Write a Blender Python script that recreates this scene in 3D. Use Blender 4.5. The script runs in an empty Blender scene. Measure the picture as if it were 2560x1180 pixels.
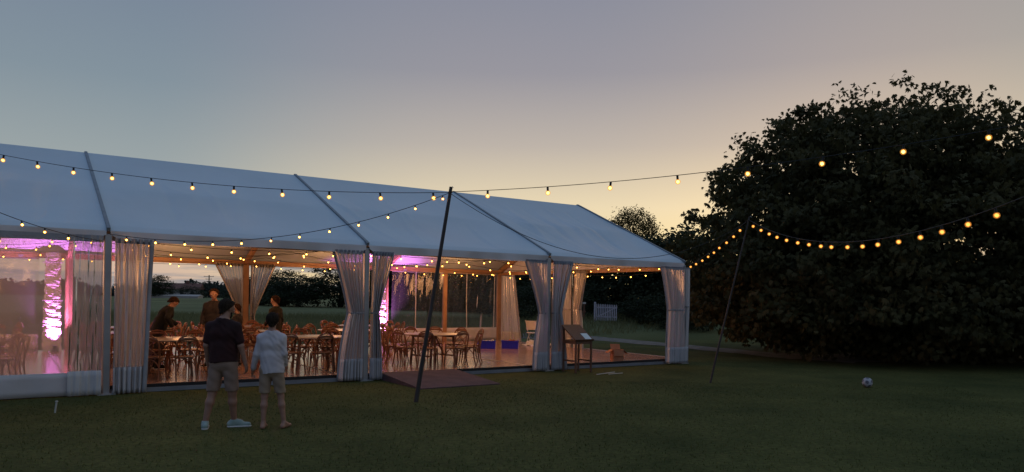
import bpy, math, random
import numpy as np
from mathutils import Vector, Matrix
random.seed(7)
RNG = np.random.default_rng(11)
R = math.radians
sc = bpy.context.scene
COL = sc.collection

# ------------------------------------------------------------------ basics
def lin(r, g, b):
    def f(c):
        c /= 255.0
        return c / 12.92 if c <= 0.04045 else ((c + 0.055) / 1.055) ** 2.4
    return (f(r), f(g), f(b), 1.0)

def tag(o, label=None, cat=None, group=None, kind=None):
    if label: o['label'] = label
    if cat: o['category'] = cat
    if group: o['group'] = group
    if kind: o['kind'] = kind
    return o

def thing(name, label, cat, loc=(0, 0, 0), rz=0.0, group=None):
    o = bpy.data.objects.new(name, None)
    o.empty_display_size = 0.2
    COL.objects.link(o)
    o.location = loc
    o.rotation_euler = (0, 0, rz)
    return tag(o, label, cat, group)

def link(name, me, m=None, parent=None):
    o = bpy.data.objects.new(name, me)
    COL.objects.link(o)
    if m is not None:
        me.materials.clear()
        me.materials.append(m)
    if parent is not None:
        o.parent = parent
    return o

def np_mesh(name, verts, quads=None, tris=None, smooth=False):
    me = bpy.data.meshes.new(name)
    verts = np.asarray(verts, dtype=np.float32)
    loops, starts, totals, pos = [], [], [], 0
    for arr, k in ((quads, 4), (tris, 3)):
        if arr is None or len(arr) == 0: continue
        arr = np.asarray(arr, dtype=np.int32)
        loops.append(arr.ravel())
        starts.append(pos + np.arange(len(arr), dtype=np.int32) * k)
        totals.append(np.full(len(arr), k, dtype=np.int32))
        pos += arr.size
    loops = np.concatenate(loops); starts = np.concatenate(starts); totals = np.concatenate(totals)
    me.vertices.add(len(verts)); me.vertices.foreach_set('co', verts.ravel())
    me.loops.add(len(loops)); me.loops.foreach_set('vertex_index', loops)
    me.polygons.add(len(starts)); me.polygons.foreach_set('loop_start', starts)
    me.polygons.foreach_set('loop_total', totals)
    if smooth: me.polygons.foreach_set('use_smooth', np.ones(len(starts), dtype=bool))
    me.update(calc_edges=True); me.validate()
    return me

class MB:
    def __init__(s): s.v = []; s.f = []; s.sm = []; s.mi = []; s.cm = 0
    def add(s, vs, fs, smooth=False):
        o = len(s.v); s.v += [tuple(x) for x in vs]
        for f in fs:
            s.f.append(tuple(i + o for i in f)); s.sm.append(smooth); s.mi.append(s.cm)
    def box(s, c, d, M=None, bev=0.0):
        x, y, z = d[0] / 2, d[1] / 2, d[2] / 2
        if bev <= 0:
            vs = [(-x, -y, -z), (x, -y, -z), (x, y, -z), (-x, y, -z), (-x, -y, z), (x, -y, z), (x, y, z), (-x, y, z)]
            fs = [(0, 3, 2, 1), (4, 5, 6, 7), (0, 1, 5, 4), (1, 2, 6, 5), (2, 3, 7, 6), (3, 0, 4, 7)]
        else:
            b = min(bev, x * .9, y * .9, z * .9)
            vs, fs = [], []
            ring = [(-x + b, -y), (x - b, -y), (x, -y + b), (x, y - b), (x - b, y), (-x + b, y), (-x, y - b), (-x, -y + b)]
            for zz, k in ((-z, 1 - b / max(x, y)), (-z + b, 1), (z - b, 1), (z, 1 - b / max(x, y))):
                for (px, py) in ring: vs.append((px * k, py * k, zz))
            for r in range(3):
                for i in range(8):
                    j = (i + 1) % 8; fs.append((r * 8 + i, r * 8 + j, r * 8 + 8 + j, r * 8 + 8 + i))
            fs.append(tuple(range(7, -1, -1))); fs.append(tuple(range(24, 32)))
        out = []
        for p in vs:
            p = Vector(p)
            if M is not None: p = M @ p
            out.append(p + Vector(c))
        s.add(out, fs); return s
    def beam(s, a, b, w, h):          # rectangular bar from a to b
        a, b = Vector(a), Vector(b); d = b - a; L = d.length; d.normalize()
        up = Vector((0, 0, 1)) if abs(d.z) < .95 else Vector((0, 1, 0))
        sx = d.cross(up).normalized(); su = sx.cross(d)
        M = Matrix((sx, d, su)).transposed()
        return s.box((a + b) / 2, (w, L, h), M)
    def tube(s, pts, r, n=6, caps=True):
        pts = [Vector(p) for p in pts]; N = len(pts)
        rr = r if isinstance(r, (list, tuple)) else [r] * N
        vs, fs = [], []
        prev = None
        for i, p in enumerate(pts):
            t = (pts[min(i + 1, N - 1)] - pts[max(i - 1, 0)])
            if t.length < 1e-9: t = Vector((0, 0, 1))
            t.normalize()
            if prev is None:
                up = Vector((0, 0, 1)) if abs(t.z) < .9 else Vector((1, 0, 0))
                a = t.cross(up).normalized()
            else:
                a = prev - t * prev.dot(t)
                a = a.normalized() if a.length > 1e-6 else t.orthogonal().normalized()
            prev = a; b = t.cross(a)
            for k in range(n):
                th = 2 * math.pi * k / n
                vs.append(p + (a * math.cos(th) + b * math.sin(th)) * rr[i])
        for i in range(N - 1):
            for k in range(n):
                j = (k + 1) % n
                fs.append((i * n + k, i * n + j, (i + 1) * n + j, (i + 1) * n + k))
        s.add(vs, fs, True)
        if caps:
            s.add(vs[:n], [tuple(range(n - 1, -1, -1))]); s.add(vs[-n:], [tuple(range(n))])
        return s
    def grid(s, fn, nu, nv, smooth=True):
        vs = [fn(i / nu, j / nv) for j in range(nv + 1) for i in range(nu + 1)]
        fs = [(j * (nu + 1) + i, j * (nu + 1) + i + 1, (j + 1) * (nu + 1) + i + 1, (j + 1) * (nu + 1) + i)
              for j in range(nv) for i in range(nu)]
        s.add(vs, fs, smooth); return s
    def lathe(s, prof, n=16, c=(0, 0, 0)):
        vs, fs = [], []
        for (r, z) in prof:
            for k in range(n):
                th = 2 * math.pi * k / n
                vs.append((c[0] + r * math.cos(th), c[1] + r * math.sin(th), c[2] + z))
        for i in range(len(prof) - 1):
            for k in range(n):
                j = (k + 1) % n; fs.append((i * n + k, i * n + j, (i + 1) * n + j, (i + 1) * n + k))
        s.add(vs, fs, True)
        if prof[0][0] > 1e-4: s.add(vs[:n], [tuple(range(n - 1, -1, -1))])
        if prof[-1][0] > 1e-4: s.add(vs[-n:], [tuple(range(n))])
        return s
    def mesh(s, name):
        me = bpy.data.meshes.new(name)
        me.from_pydata([tuple(v) for v in s.v], [], s.f)
        me.polygons.foreach_set('use_smooth', s.sm); me.polygons.foreach_set('material_index', s.mi)
        me.update(); return me
    def build(s, name, m, parent=None):
        me = s.mesh(name)
        ms = m if isinstance(m, (list, tuple)) else [m]
        for q in ms: me.materials.append(q)
        o = bpy.data.objects.new(name, me); COL.objects.link(o)
        if parent is not None: o.parent = parent
        return o

def solid(o, t, off=0.0):             # give a sheet a real thickness
    md = o.modifiers.new('thickness', 'SOLIDIFY'); md.thickness = t; md.offset = off
    return o

def copy_tree(o, parent=None):
    c = o.copy(); COL.objects.link(c)
    if parent is not None: c.parent = parent
    for ch in list(o.children): copy_tree(ch, c)
    return c

# ------------------------------------------------------------------ materials
def new_mat(name):
    m = bpy.data.materials.new(name); m.use_nodes = True
    nt = m.node_tree; nt.nodes.clear()
    out = nt.nodes.new('ShaderNodeOutputMaterial')
    return m, nt, out

def N(nt, t, **kw):
    n = nt.nodes.new(t)
    for k, v in kw.items():
        if k in n.inputs: n.inputs[k].default_value = v
        else: setattr(n, k, v)
    return n

def pmat(name, a, b=None, rough=.6, metal=0.0, scale=4.0, detail=4.0, bump=0.0, bscale=None, spec=.5, stretch=(1, 1, 1), sheen=0.0):
    m, nt, out = new_mat(name); L = nt.links.new
    p = N(nt, 'ShaderNodeBsdfPrincipled', Roughness=rough, Metallic=metal)
    p.inputs['Specular IOR Level'].default_value = spec
    if sheen: p.inputs['Sheen Weight'].default_value = sheen
    tc = N(nt, 'ShaderNodeTexCoord'); mp = N(nt, 'ShaderNodeMapping'); mp.inputs['Scale'].default_value = stretch
    L(tc.outputs['Object'], mp.inputs['Vector'])
    b = b or tuple(c * .75 for c in a[:3])
    nz = N(nt, 'ShaderNodeTexNoise', Scale=scale, Detail=detail); L(mp.outputs[0], nz.inputs['Vector'])
    cr = N(nt, 'ShaderNodeValToRGB')
    cr.color_ramp.elements[0].position = .35; cr.color_ramp.elements[1].position = .68
    cr.color_ramp.elements[0].color = (*b[:3], 1); cr.color_ramp.elements[1].color = (*a[:3], 1)
    L(nz.outputs[0], cr.inputs[0]); L(cr.outputs[0], p.inputs['Base Color'])
    if bump:
        n2 = N(nt, 'ShaderNodeTexNoise', Scale=bscale or scale * 6, Detail=5.0); L(mp.outputs[0], n2.inputs['Vector'])
        bp = N(nt, 'ShaderNodeBump', Strength=bump, Distance=.02); L(n2.outputs[0], bp.inputs['Height'])
        L(bp.outputs[0], p.inputs['Normal'])
    L(p.outputs[0], out.inputs[0])
    return m

def fabric_mat(name, col, trans=.2, rough=.55, spec=.3, scale=1.3, var=.9):
    m, nt, out = new_mat(name); L = nt.links.new
    p = N(nt, 'ShaderNodeBsdfPrincipled', Roughness=rough); p.inputs['Specular IOR Level'].default_value = spec
    tr = N(nt, 'ShaderNodeBsdfTranslucent'); mx = N(nt, 'ShaderNodeMixShader', Fac=trans)
    tc = N(nt, 'ShaderNodeTexCoord')
    nz = N(nt, 'ShaderNodeTexNoise', Scale=scale, Detail=5.0); L(tc.outputs['Object'], nz.inputs['Vector'])
    cr = N(nt, 'ShaderNodeValToRGB'); cr.color_ramp.elements[0].position = .3; cr.color_ramp.elements[1].position = .7
    cr.color_ramp.elements[0].color = (*[c * var for c in col], 1); cr.color_ramp.elements[1].color = (*col, 1)
    L(nz.outputs[0], cr.inputs[0]); L(cr.outputs[0], p.inputs['Base Color']); L(cr.outputs[0], tr.inputs['Color'])
    n2 = N(nt, 'ShaderNodeTexNoise', Scale=3.0, Detail=3.0); L(tc.outputs['Object'], n2.inputs['Vector'])
    bp = N(nt, 'ShaderNodeBump', Strength=.25, Distance=.03); L(n2.outputs[0], bp.inputs['Height']); L(bp.outputs[0], p.inputs['Normal'])
    L(p.outputs[0], mx.inputs[1]); L(tr.outputs[0], mx.inputs[2]); L(mx.outputs[0], out.inputs[0])
    return m

def pvc_mat(name, body=.15, tl_=.5, tint=(.9, .88, .88), col=(.75, .72, .72), rough=.06, refl=1.45, bump=.3, bscale=2.0, stretch=(1, 1, .25)):
    # clear plastic sheet: see-through, a little milky, with a wavy gloss
    m, nt, out = new_mat(name); L = nt.links.new
    t = N(nt, 'ShaderNodeBsdfTransparent', Color=(*tint, 1))
    d = N(nt, 'ShaderNodeBsdfDiffuse', Color=(*col, 1)); tl = N(nt, 'ShaderNodeBsdfTranslucent', Color=(*col, 1))
    dd = N(nt, 'ShaderNodeMixShader', Fac=tl_); L(d.outputs[0], dd.inputs[1]); L(tl.outputs[0], dd.inputs[2])
    mx = N(nt, 'ShaderNodeMixShader', Fac=body); L(t.outputs[0], mx.inputs[1]); L(dd.outputs[0], mx.inputs[2])
    g = N(nt, 'ShaderNodeBsdfGlossy', Roughness=rough, Color=(.9, .9, .9, 1))
    fr = N(nt, 'ShaderNodeFresnel', IOR=refl)
    m2 = N(nt, 'ShaderNodeMixShader')
    tc = N(nt, 'ShaderNodeTexCoord'); mp = N(nt, 'ShaderNodeMapping'); mp.inputs['Scale'].default_value = stretch
    L(tc.outputs['Object'], mp.inputs['Vector'])
    nz = N(nt, 'ShaderNodeTexNoise', Scale=bscale, Detail=3.0); L(mp.outputs[0], nz.inputs['Vector'])
    bp = N(nt, 'ShaderNodeBump', Strength=bump, Distance=.05); L(nz.outputs[0], bp.inputs['Height'])
    L(bp.outputs[0], g.inputs['Normal'])
    L(fr.outputs[0], m2.inputs[0]); L(mx.outputs[0], m2.inputs[1]); L(g.outputs[0], m2.inputs[2])
    L(m2.outputs[0], out.inputs[0])
    return m

def leaf_mat(name, a, b, scale=.9, trans=.3):
    m, nt, out = new_mat(name); L = nt.links.new
    tc = N(nt, 'ShaderNodeTexCoord')
    nz = N(nt, 'ShaderNodeTexNoise', Scale=scale, Detail=6.0); L(tc.outputs['Object'], nz.inputs['Vector'])
    cr = N(nt, 'ShaderNodeValToRGB'); cr.color_ramp.elements[0].position = .35; cr.color_ramp.elements[1].position = .65
    cr.color_ramp.elements[0].color = (*a, 1); cr.color_ramp.elements[1].color = (*b, 1)
    L(nz.outputs[0], cr.inputs[0])
    d = N(nt, 'ShaderNodeBsdfPrincipled', Roughness=.6); d.inputs['Specular IOR Level'].default_value = .12
    t = N(nt, 'ShaderNodeBsdfTranslucent')
    L(cr.outputs[0], d.inputs['Base Color']); L(cr.outputs[0], t.inputs['Color'])
    mx = N(nt, 'ShaderNodeMixShader', Fac=trans); L(d.outputs[0], mx.inputs[1]); L(t.outputs[0], mx.inputs[2])
    L(mx.outputs[0], out.inputs[0])
    return m

def emit_mat(name, col, s, glass=0.0):
    m, nt, out = new_mat(name); L = nt.links.new
    e = N(nt, 'ShaderNodeEmission', Color=(*col, 1), Strength=s)
    if glass:
        t = N(nt, 'ShaderNodeBsdfTransparent', Color=(1, .93, .8, 1))
        mx = N(nt, 'ShaderNodeMixShader', Fac=glass); L(t.outputs[0], mx.inputs[1]); L(e.outputs[0], mx.inputs[2])
        L(mx.outputs[0], out.inputs[0])
    else: L(e.outputs[0], out.inputs[0])
    return m

M = {}
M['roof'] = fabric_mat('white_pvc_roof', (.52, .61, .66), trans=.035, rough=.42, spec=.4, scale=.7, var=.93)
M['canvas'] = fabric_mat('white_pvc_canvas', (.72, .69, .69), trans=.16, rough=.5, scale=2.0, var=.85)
M['alu'] = pmat('aluminium', (.42, .43, .45), (.34, .35, .37), rough=.38, metal=.55, scale=3)
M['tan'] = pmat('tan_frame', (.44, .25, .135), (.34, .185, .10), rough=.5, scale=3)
M['rail'] = pmat('grey_keder_strip', (.22, .245, .27), (.17, .19, .21), rough=.5, scale=5)
M['pvc'] = pvc_mat('clear_pvc_wall', body=.075, rough=.09, bump=.25, stretch=(1, 1, .8), col=(.62, .68, .70))
M['pvc_front'] = pvc_mat('clear_pvc_front_wall', body=.38, col=(.82, .74, .78), rough=.07, bump=.35)
M['pvc_heavy'] = pvc_mat('clear_pvc_overlap', body=.36, rough=.12, bump=.7, bscale=3.0, refl=1.6, col=(.7, .68, .7))
M['pvc_curtain'] = pvc_mat('gathered_clear_pvc', body=.84, tl_=.34, rough=.16, bump=.4, bscale=5.0, refl=1.5, col=(.84, .80, .80), tint=(.86, .84, .84))
M['drape'] = pvc_mat('pale_gathered_curtain', body=.78, rough=.2, bump=.5, bscale=4.0, refl=1.45, col=(.8, .78, .78))
M['crumple'] = fabric_mat('crumpled_white_drape', (.78, .77, .78), trans=.2, rough=.35, spec=.5)
M['strap'] = pmat('grey_webbing', (.34, .34, .36), (.28, .28, .30), rough=.7, scale=8)
M['chair'] = pmat('oak_bentwood', (.27, .10, .043), (.17, .06, .025), rough=.38, scale=9, stretch=(1, 1, .2))
M['seat'] = pmat('rattan_seat', (.22, .095, .045), (.14, .058, .027), rough=.5, scale=40)
M['table'] = pmat('pale_table_top', (.37, .29, .24), (.27, .205, .165), rough=.3, scale=5, stretch=(.3, 4, 1))
M['tedge'] = pmat('table_edge', (.16, .08, .04), (.10, .05, .025), rough=.5, scale=12)
M['tleg'] = pmat('table_leg_wood', (.20, .09, .045), (.12, .055, .03), rough=.5, scale=10)
M['black'] = pmat('black_metal', (.012, .012, .013), (.008, .008, .009), rough=.45, scale=6)
M['cable'] = pmat('black_cable', (.010, .010, .012), (.008, .008, .009), rough=.6, scale=20)
M['ballgrey'] = pmat('worn_ball_white', (.46, .45, .46), (.36, .35, .37), rough=.7, scale=30)
M['balldark'] = pmat('worn_ball_patch', (.16, .15, .17), (.11, .10, .12), rough=.7, scale=30)
M['wood'] = pmat('brown_stained_wood', (.15, .07, .04), (.09, .042, .024), rough=.55, scale=7, stretch=(6, 6, .6))
M['polewood'] = pmat('dark_pole', (.05, .04, .035), (.025, .02, .018), rough=.6, scale=4, stretch=(4, 4, .5))
M['carpet'] = pmat('ramp_carpet', (.125, .075, .076), (.085, .05, .052), rough=.95, scale=3.0, bump=.4, bscale=150)
M['fascia'] = pmat('deck_fascia_dark', (.012, .010, .010), (.008, .007, .007), rough=.7, scale=4)
M['base'] = pmat('base_beam', (.22, .23, .25), (.16, .165, .18), rough=.5, scale=2)
M['blue'] = pmat('blue_plastic', (.016, .024, .72), (.012, .018, .55), rough=.35, scale=4)
M['card'] = pmat('cardboard', (.40, .17, .085), (.33, .14, .07), rough=.85, scale=6)
M['white'] = pmat('white_plastic', (.72, .70, .66), (.6, .58, .55), rough=.45, scale=5)
M['whitepaint'] = pmat('white_gate_paint', (.46, .47, .52), (.34, .35, .39), rough=.6, scale=6)
M['paper'] = pmat('paper', (.72, .78, .76), (.66, .72, .70), rough=.8, scale=3)
M['skin'] = pmat('skin', (.36, .19, .13), (.30, .15, .10), rough=.55, scale=14)
M['bark'] = pmat('bark', (.055, .042, .03), (.025, .02, .015), rough=.95, scale=6, bump=.6, stretch=(3, 3, .5))
M['pale_stake'] = pmat('pale_stake', (.55, .55, .5), (.42, .42, .38), rough=.7, scale=5)
M['plaster'] = pmat('farm_plaster', (.45, .40, .36), (.36, .32, .29), rough=.9, scale=1)
M['tile'] = pmat('farm_roof_tile', (.22, .10, .075), (.15, .07, .05), rough=.9, scale=1.5)
M['leaf_chestnut'] = leaf_mat('chestnut_leaf', (.048, .044, .017), (.098, .084, .032), scale=.8, trans=.3)
M['leaf_dark'] = leaf_mat('dark_leaf', (.022, .030, .016), (.052, .064, .032), scale=.35)
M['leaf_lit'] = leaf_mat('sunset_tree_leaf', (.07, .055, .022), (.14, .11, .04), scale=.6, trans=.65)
M['leaf_far'] = leaf_mat('far_leaf', (.03, .042, .036), (.06, .072, .058), scale=.08)

# bulbs: bright core inside a lightly glowing amber globe
M['core'] = emit_mat('bulb_core', (1.0, .43, .075), 30.0)
M['core_big'] = emit_mat('bulb_core_globe', (1.0, .50, .12), 9.0)
M['core_far'] = emit_mat('bulb_core_amber', (1.0, .40, .085), 3.4)
M['globe_far'] = emit_mat('bulb_globe_amber', (1.0, .36, .06), .9, glass=.35)
M['globe'] = emit_mat('bulb_globe', (1.0, .42, .08), 1.1, glass=.32)
M['uplight_lens'] = emit_mat('uplight_lens', (1.0, .35, 1.0), 8.0)

# ------------------------------------------------------------------ camera
EYE = 1.9
F = 1850.0
cam = bpy.data.cameras.new('camera'); co = bpy.data.objects.new('camera', cam); COL.objects.link(co)
cam.sensor_width = 36.0; cam.lens = 36.0 * F / 2560.0
cam.shift_y = 153.0 / 2560.0
cam.clip_start = .1; cam.clip_end = 5000
co.matrix_world = Matrix.Translation((0, 0, EYE)) @ Matrix.Rotation(R(90), 4, 'X') @ Matrix.Rotation(R(.9), 4, 'Z')
sc.camera = co

# ------------------------------------------------------------------ world: dusk sky
w = bpy.data.worlds.new('World'); sc.world = w; w.use_nodes = True
nt = w.node_tree; nt.nodes.clear(); L = nt.links.new
SUN_AZ = R(10.0)                       # to the right of the view, below the trees
wo = N(nt, 'ShaderNodeOutputWorld'); bg = N(nt, 'ShaderNodeBackground', Strength=1.0)
tc = N(nt, 'ShaderNodeTexCoord'); sx = N(nt, 'ShaderNodeSeparateXYZ'); L(tc.outputs['Generated'], sx.inputs[0])
def ramp(stops, fac):
    c = N(nt, 'ShaderNodeValToRGB'); e = c.color_ramp.elements
    while len(e) < len(stops): e.new(.5)
    for i, (p, col) in enumerate(stops): e[i].position = p; e[i].color = lin(*col)
    c.color_ramp.interpolation = 'LINEAR'
    L(fac, c.inputs[0]); return c
# ramp input: z of the view ray, 0 at the horizon, 1 overhead
toward = ramp([(0.0, (250, 226, 158)), (.05, (246, 224, 164)), (.12, (233, 216, 180)), (.20, (189, 179, 169)),
               (.29, (152, 150, 158)), (.38, (138, 141, 155)), (.6, (120, 138, 166)), (1.0, (106, 134, 174))], sx.outputs['Z'])
away = ramp([(0.0, (206, 178, 160)), (.04, (214, 186, 164)), (.09, (190, 182, 168)), (.16, (153, 163, 165)),
             (.25, (131, 146, 157)), (.36, (119, 133, 151)), (.6, (110, 134, 168)), (1.0, (106, 134, 174))], sx.outputs['Z'])
back = ramp([(0.0, (92, 100, 118)), (.1, (98, 110, 134)), (.3, (104, 124, 156)), (1.0, (106, 134, 174))], sx.outputs['Z'])
ax = N(nt, 'ShaderNodeVectorMath', operation='MULTIPLY'); ax.inputs[1].default_value = (1, 1, 0)
L(tc.outputs['Generated'], ax.inputs[0])
nr = N(nt, 'ShaderNodeVectorMath', operation='NORMALIZE'); L(ax.outputs[0], nr.inputs[0])
dp = N(nt, 'ShaderNodeVectorMath', operation='DOT_PRODUCT'); dp.inputs[1].default_value = (math.sin(SUN_AZ), math.cos(SUN_AZ), 0)
L(nr.outputs[0], dp.inputs[0])
m1 = N(nt, 'ShaderNodeMapRange', interpolation_type='SMOOTHSTEP'); m1.inputs['From Min'].default_value = .80; m1.inputs['From Max'].default_value = 1.0
L(dp.outputs['Value'], m1.inputs['Value'])
m2 = N(nt, 'ShaderNodeMapRange', interpolation_type='SMOOTHSTEP'); m2.inputs['From Min'].default_value = -.3; m2.inputs['From Max'].default_value = .65
L(dp.outputs['Value'], m2.inputs['Value'])
mxa = N(nt, 'ShaderNodeMix', data_type='RGBA'); L(m2.outputs[0], mxa.inputs[0]); L(back.outputs[0], mxa.inputs[6]); L(away.outputs[0], mxa.inputs[7])
mxb = N(nt, 'ShaderNodeMix', data_type='RGBA'); L(m1.outputs[0], mxb.inputs[0]); L(mxa.outputs[2], mxb.inputs[6]); L(toward.outputs[0], mxb.inputs[7])
# long low cloud bars near the horizon
mp = N(nt, 'ShaderNodeMapping'); mp.inputs['Scale'].default_value = (2.2, 2.2, 34.0); L(tc.outputs['Generated'], mp.inputs['Vector'])
nz = N(nt, 'ShaderNodeTexNoise', Scale=1.6, Detail=6.0, Roughness=.62); L(mp.outputs[0], nz.inputs['Vector'])
cm = N(nt, 'ShaderNodeMapRange'); cm.inputs['From Min'].default_value = .42; cm.inputs['From Max'].default_value = .54; L(nz.outputs[0], cm.inputs['Value'])
hm = N(nt, 'ShaderNodeMapRange'); hm.inputs['From Min'].default_value = .10; hm.inputs['From Max'].default_value = .045; L(sx.outputs['Z'], hm.inputs['Value'])
sm = N(nt, 'ShaderNodeMapRange'); sm.inputs['From Min'].default_value = .995; sm.inputs['From Max'].default_value = .93; L(dp.outputs['Value'], sm.inputs['Value'])
p1 = N(nt, 'ShaderNodeMath', operation='MULTIPLY'); L(cm.outputs[0], p1.inputs[0]); L(hm.outputs[0], p1.inputs[1])
p2 = N(nt, 'ShaderNodeMath', operation='MULTIPLY'); L(p1.outputs[0], p2.inputs[0]); L(sm.outputs[0], p2.inputs[1])
p3 = N(nt, 'ShaderNodeMath', operation='MULTIPLY'); L(p2.outputs[0], p3.inputs[0]); p3.inputs[1].default_value = .85
mxc = N(nt, 'ShaderNodeMix', data_type='RGBA'); L(p3.outputs[0], mxc.inputs[0]); L(mxb.outputs[2], mxc.inputs[6]); mxc.inputs[7].default_value = lin(140, 142, 148)
sky = N(nt, 'ShaderNodeTexSky', sky_type='NISHITA'); sky.sun_disc = False
sky.sun_elevation = R(1.5); sky.sun_rotation = SUN_AZ; sky.air_density = 1.0; sky.dust_density = 1.5
sk = N(nt, 'ShaderNodeMix', data_type='RGBA', blend_type='ADD'); sk.inputs[0].default_value = .0015
L(mxc.outputs[2], sk.inputs[6]); L(sky.outputs[0], sk.inputs[7])
rx = N(nt, 'ShaderNodeSeparateXYZ'); L(nr.outputs[0], rx.inputs[0])
rm = N(nt, 'ShaderNodeMapRange', interpolation_type='SMOOTHSTEP'); rm.inputs['From Min'].default_value = .05; rm.inputs['From Max'].default_value = .7; L(rx.outputs['X'], rm.inputs['Value'])
rt = N(nt, 'ShaderNodeMix', data_type='RGBA', blend_type='MULTIPLY'); L(rm.outputs[0], rt.inputs[0]); L(sk.outputs[2], rt.inputs[6]); rt.inputs[7].default_value = (1.56, 1.32, 1.02, 1)
L(rt.outputs[2], bg.inputs[0]); L(bg.outputs[0], wo.inputs[0])

sun = bpy.data.lights.new('sun', 'SUN'); sun.energy = .06; sun.angle = R(12); sun.color = (1.0, .72, .42)
so = bpy.data.objects.new('sun', sun); COL.objects.link(so)
so.rotation_euler = Vector((-math.sin(SUN_AZ), -math.cos(SUN_AZ), -math.tan(R(2.0)))).to_track_quat('-Z', 'Y').to_euler()

sc.view_settings.view_transform = 'Standard'; sc.view_settings.look = 'None'
sc.view_settings.exposure = 0; sc.view_settings.gamma = 1; sc.view_settings.use_curve_mapping = False
cy = sc.cycles
cy.use_denoising = True; cy.max_bounces = 7; cy.diffuse_bounces = 3; cy.glossy_bounces = 3; cy.transmission_bounces = 4
cy.transparent_max_bounces = 24; cy.sample_clamp_indirect = 4.0; cy.caustics_reflective = False; cy.caustics_refractive = False

# ------------------------------------------------------------------ terrain
def sstep(a, b, x):
    t = max(0.0, min(1.0, (x - a) / (b - a))); return t * t * (3 - 2 * t)
def gz(x, y):
    bank = .62 * sstep(35, 45, y) * sstep(-3.0, 3.0, x)
    sw = .05 * math.sin(x * .21 + 1.0) * math.sin(y * .17) * sstep(30, 45, y)
    far = 1.2 * sstep(60, 300, y) * sstep(-20, 30, x)
    return bank + sw + far

def axis(lo, hi, fine_lo, fine_hi, fstep):
    a = list(np.arange(fine_lo, fine_hi + .01, fstep)); s = fstep; v = fine_hi
    while v < hi: s *= 1.25; v += s; a.append(min(v, hi))
    s = fstep; v = fine_lo
    while v > lo: s *= 1.25; v -= s; a.insert(0, max(v, lo))
    return a
xs = axis(-1500, 1500, -30, 36, 1.0); ys = axis(-200, 2500, 0, 70, 1.0)
gv = [(x, y, gz(x, y)) for y in ys for x in xs]
nx = len(xs)
gf = [(j * nx + i, j * nx + i + 1, (j + 1) * nx + i + 1, (j + 1) * nx + i) for j in range(len(ys) - 1) for i in range(nx - 1)]
gm, nt, out = new_mat('lawn_and_field'); L = nt.links.new
tc = N(nt, 'ShaderNodeTexCoord'); p = N(nt, 'ShaderNodeBsdfPrincipled', Roughness=.95); p.inputs['Specular IOR Level'].default_value = .1
n1 = N(nt, 'ShaderNodeTexNoise', Scale=.38, Detail=9.0, Roughness=.7); n2 = N(nt, 'ShaderNodeTexNoise', Scale=14.0, Detail=6.0)
n3 = N(nt, 'ShaderNodeTexNoise', Scale=.06, Detail=5.0)
for q in (n1, n2, n3): L(tc.outputs['Object'], q.inputs['Vector'])
ca = N(nt, 'ShaderNodeValToRGB'); e = ca.color_ramp.elements
e[0].position = .32; e[0].color = (.046, .058, .017, 1); e[1].position = .72; e[1].color = (.134, .132, .042, 1)
L(n1.outputs[0], ca.inputs[0])
cb = N(nt, 'ShaderNodeValToRGB'); e = cb.color_ramp.elements
e[0].position = .3; e[0].color = (.62, .62, .62, 1); e[1].position = .72; e[1].color = (1.22, 1.2, 1.15, 1)
L(n2.outputs[0], cb.inputs[0])
mm = N(nt, 'ShaderNodeMix', data_type='RGBA', blend_type='MULTIPLY'); mm.inputs[0].default_value = 1.0
L(ca.outputs[0], mm.inputs[6]); L(cb.outputs[0], mm.inputs[7])
cf = N(nt, 'ShaderNodeValToRGB'); e = cf.color_ramp.elements
e[0].position = .35; e[0].color = (.115, .12, .055, 1); e[1].position = .66; e[1].color = (.19, .19, .085, 1)
L(n3.outputs[0], cf.inputs[0])
sx = N(nt, 'ShaderNodeSeparateXYZ'); L(tc.outputs['Object'], sx.inputs[0])
md = N(nt, 'ShaderNodeMath', operation='MULTIPLY_ADD'); md.inputs[1].default_value = -.55; L(sx.outputs['X'], md.inputs[0]); L(sx.outputs['Y'], md.inputs[2])
mr = N(nt, 'ShaderNodeMapRange'); mr.inputs['From Min'].default_value = 29; mr.inputs['From Max'].default_value = 36; L(md.outputs[0], mr.inputs['Value'])
mf = N(nt, 'ShaderNodeMix', data_type='RGBA'); L(mr.outputs[0], mf.inputs[0]); L(mm.outputs[2], mf.inputs[6]); L(cf.outputs[0], mf.inputs[7])
L(mf.outputs[2], p.inputs['Base Color'])
bp = N(nt, 'ShaderNodeBump', Strength=.6, Distance=.05)
n4 = N(nt, 'ShaderNodeTexNoise', Scale=40.0, Detail=5.0); L(tc.outputs['Object'], n4.inputs['Vector']); L(n4.outputs[0], bp.inputs['Height'])
L(bp.outputs[0], p.inputs['Normal']); L(p.outputs[0], out.inputs[0])
g = link('ground', np_mesh('ground', gv, quads=gf, smooth=True), gm); tag(g, kind='structure')

# gravel path beyond the marquee, running under the edge of the big tree
pm = pmat('gravel_path', (.24, .20, .165), (.13, .115, .09), rough=1.0, scale=2.5, bump=.6, bscale=30)
cl = [(-4, 37.0), (0, 36.2), (4.2, 34.8), (6.4, 31.5), (8.0, 28.4), (9.3, 26.0), (10.8, 25.0), (12.6, 25.6)]
b = MB()
def pathfn(s, t):
    k = s * (len(cl) - 1); i = min(int(k), len(cl) - 2); f = k - i
    f2 = f * f * (3 - 2 * f) * .3 + f * .7
    x = cl[i][0] + (cl[i + 1][0] - cl[i][0]) * f2; y = cl[i][1] + (cl[i + 1][1] - cl[i][1]) * f2
    yy = y + (t - .5) * (3.4 + .35 * math.sin(s * 40) + .2 * math.sin(s * 91))
    return (x, yy, gz(x, yy) + .012)
b.grid(pathfn, 70, 3)
tag(b.build('path', pm), kind='structure')

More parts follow.
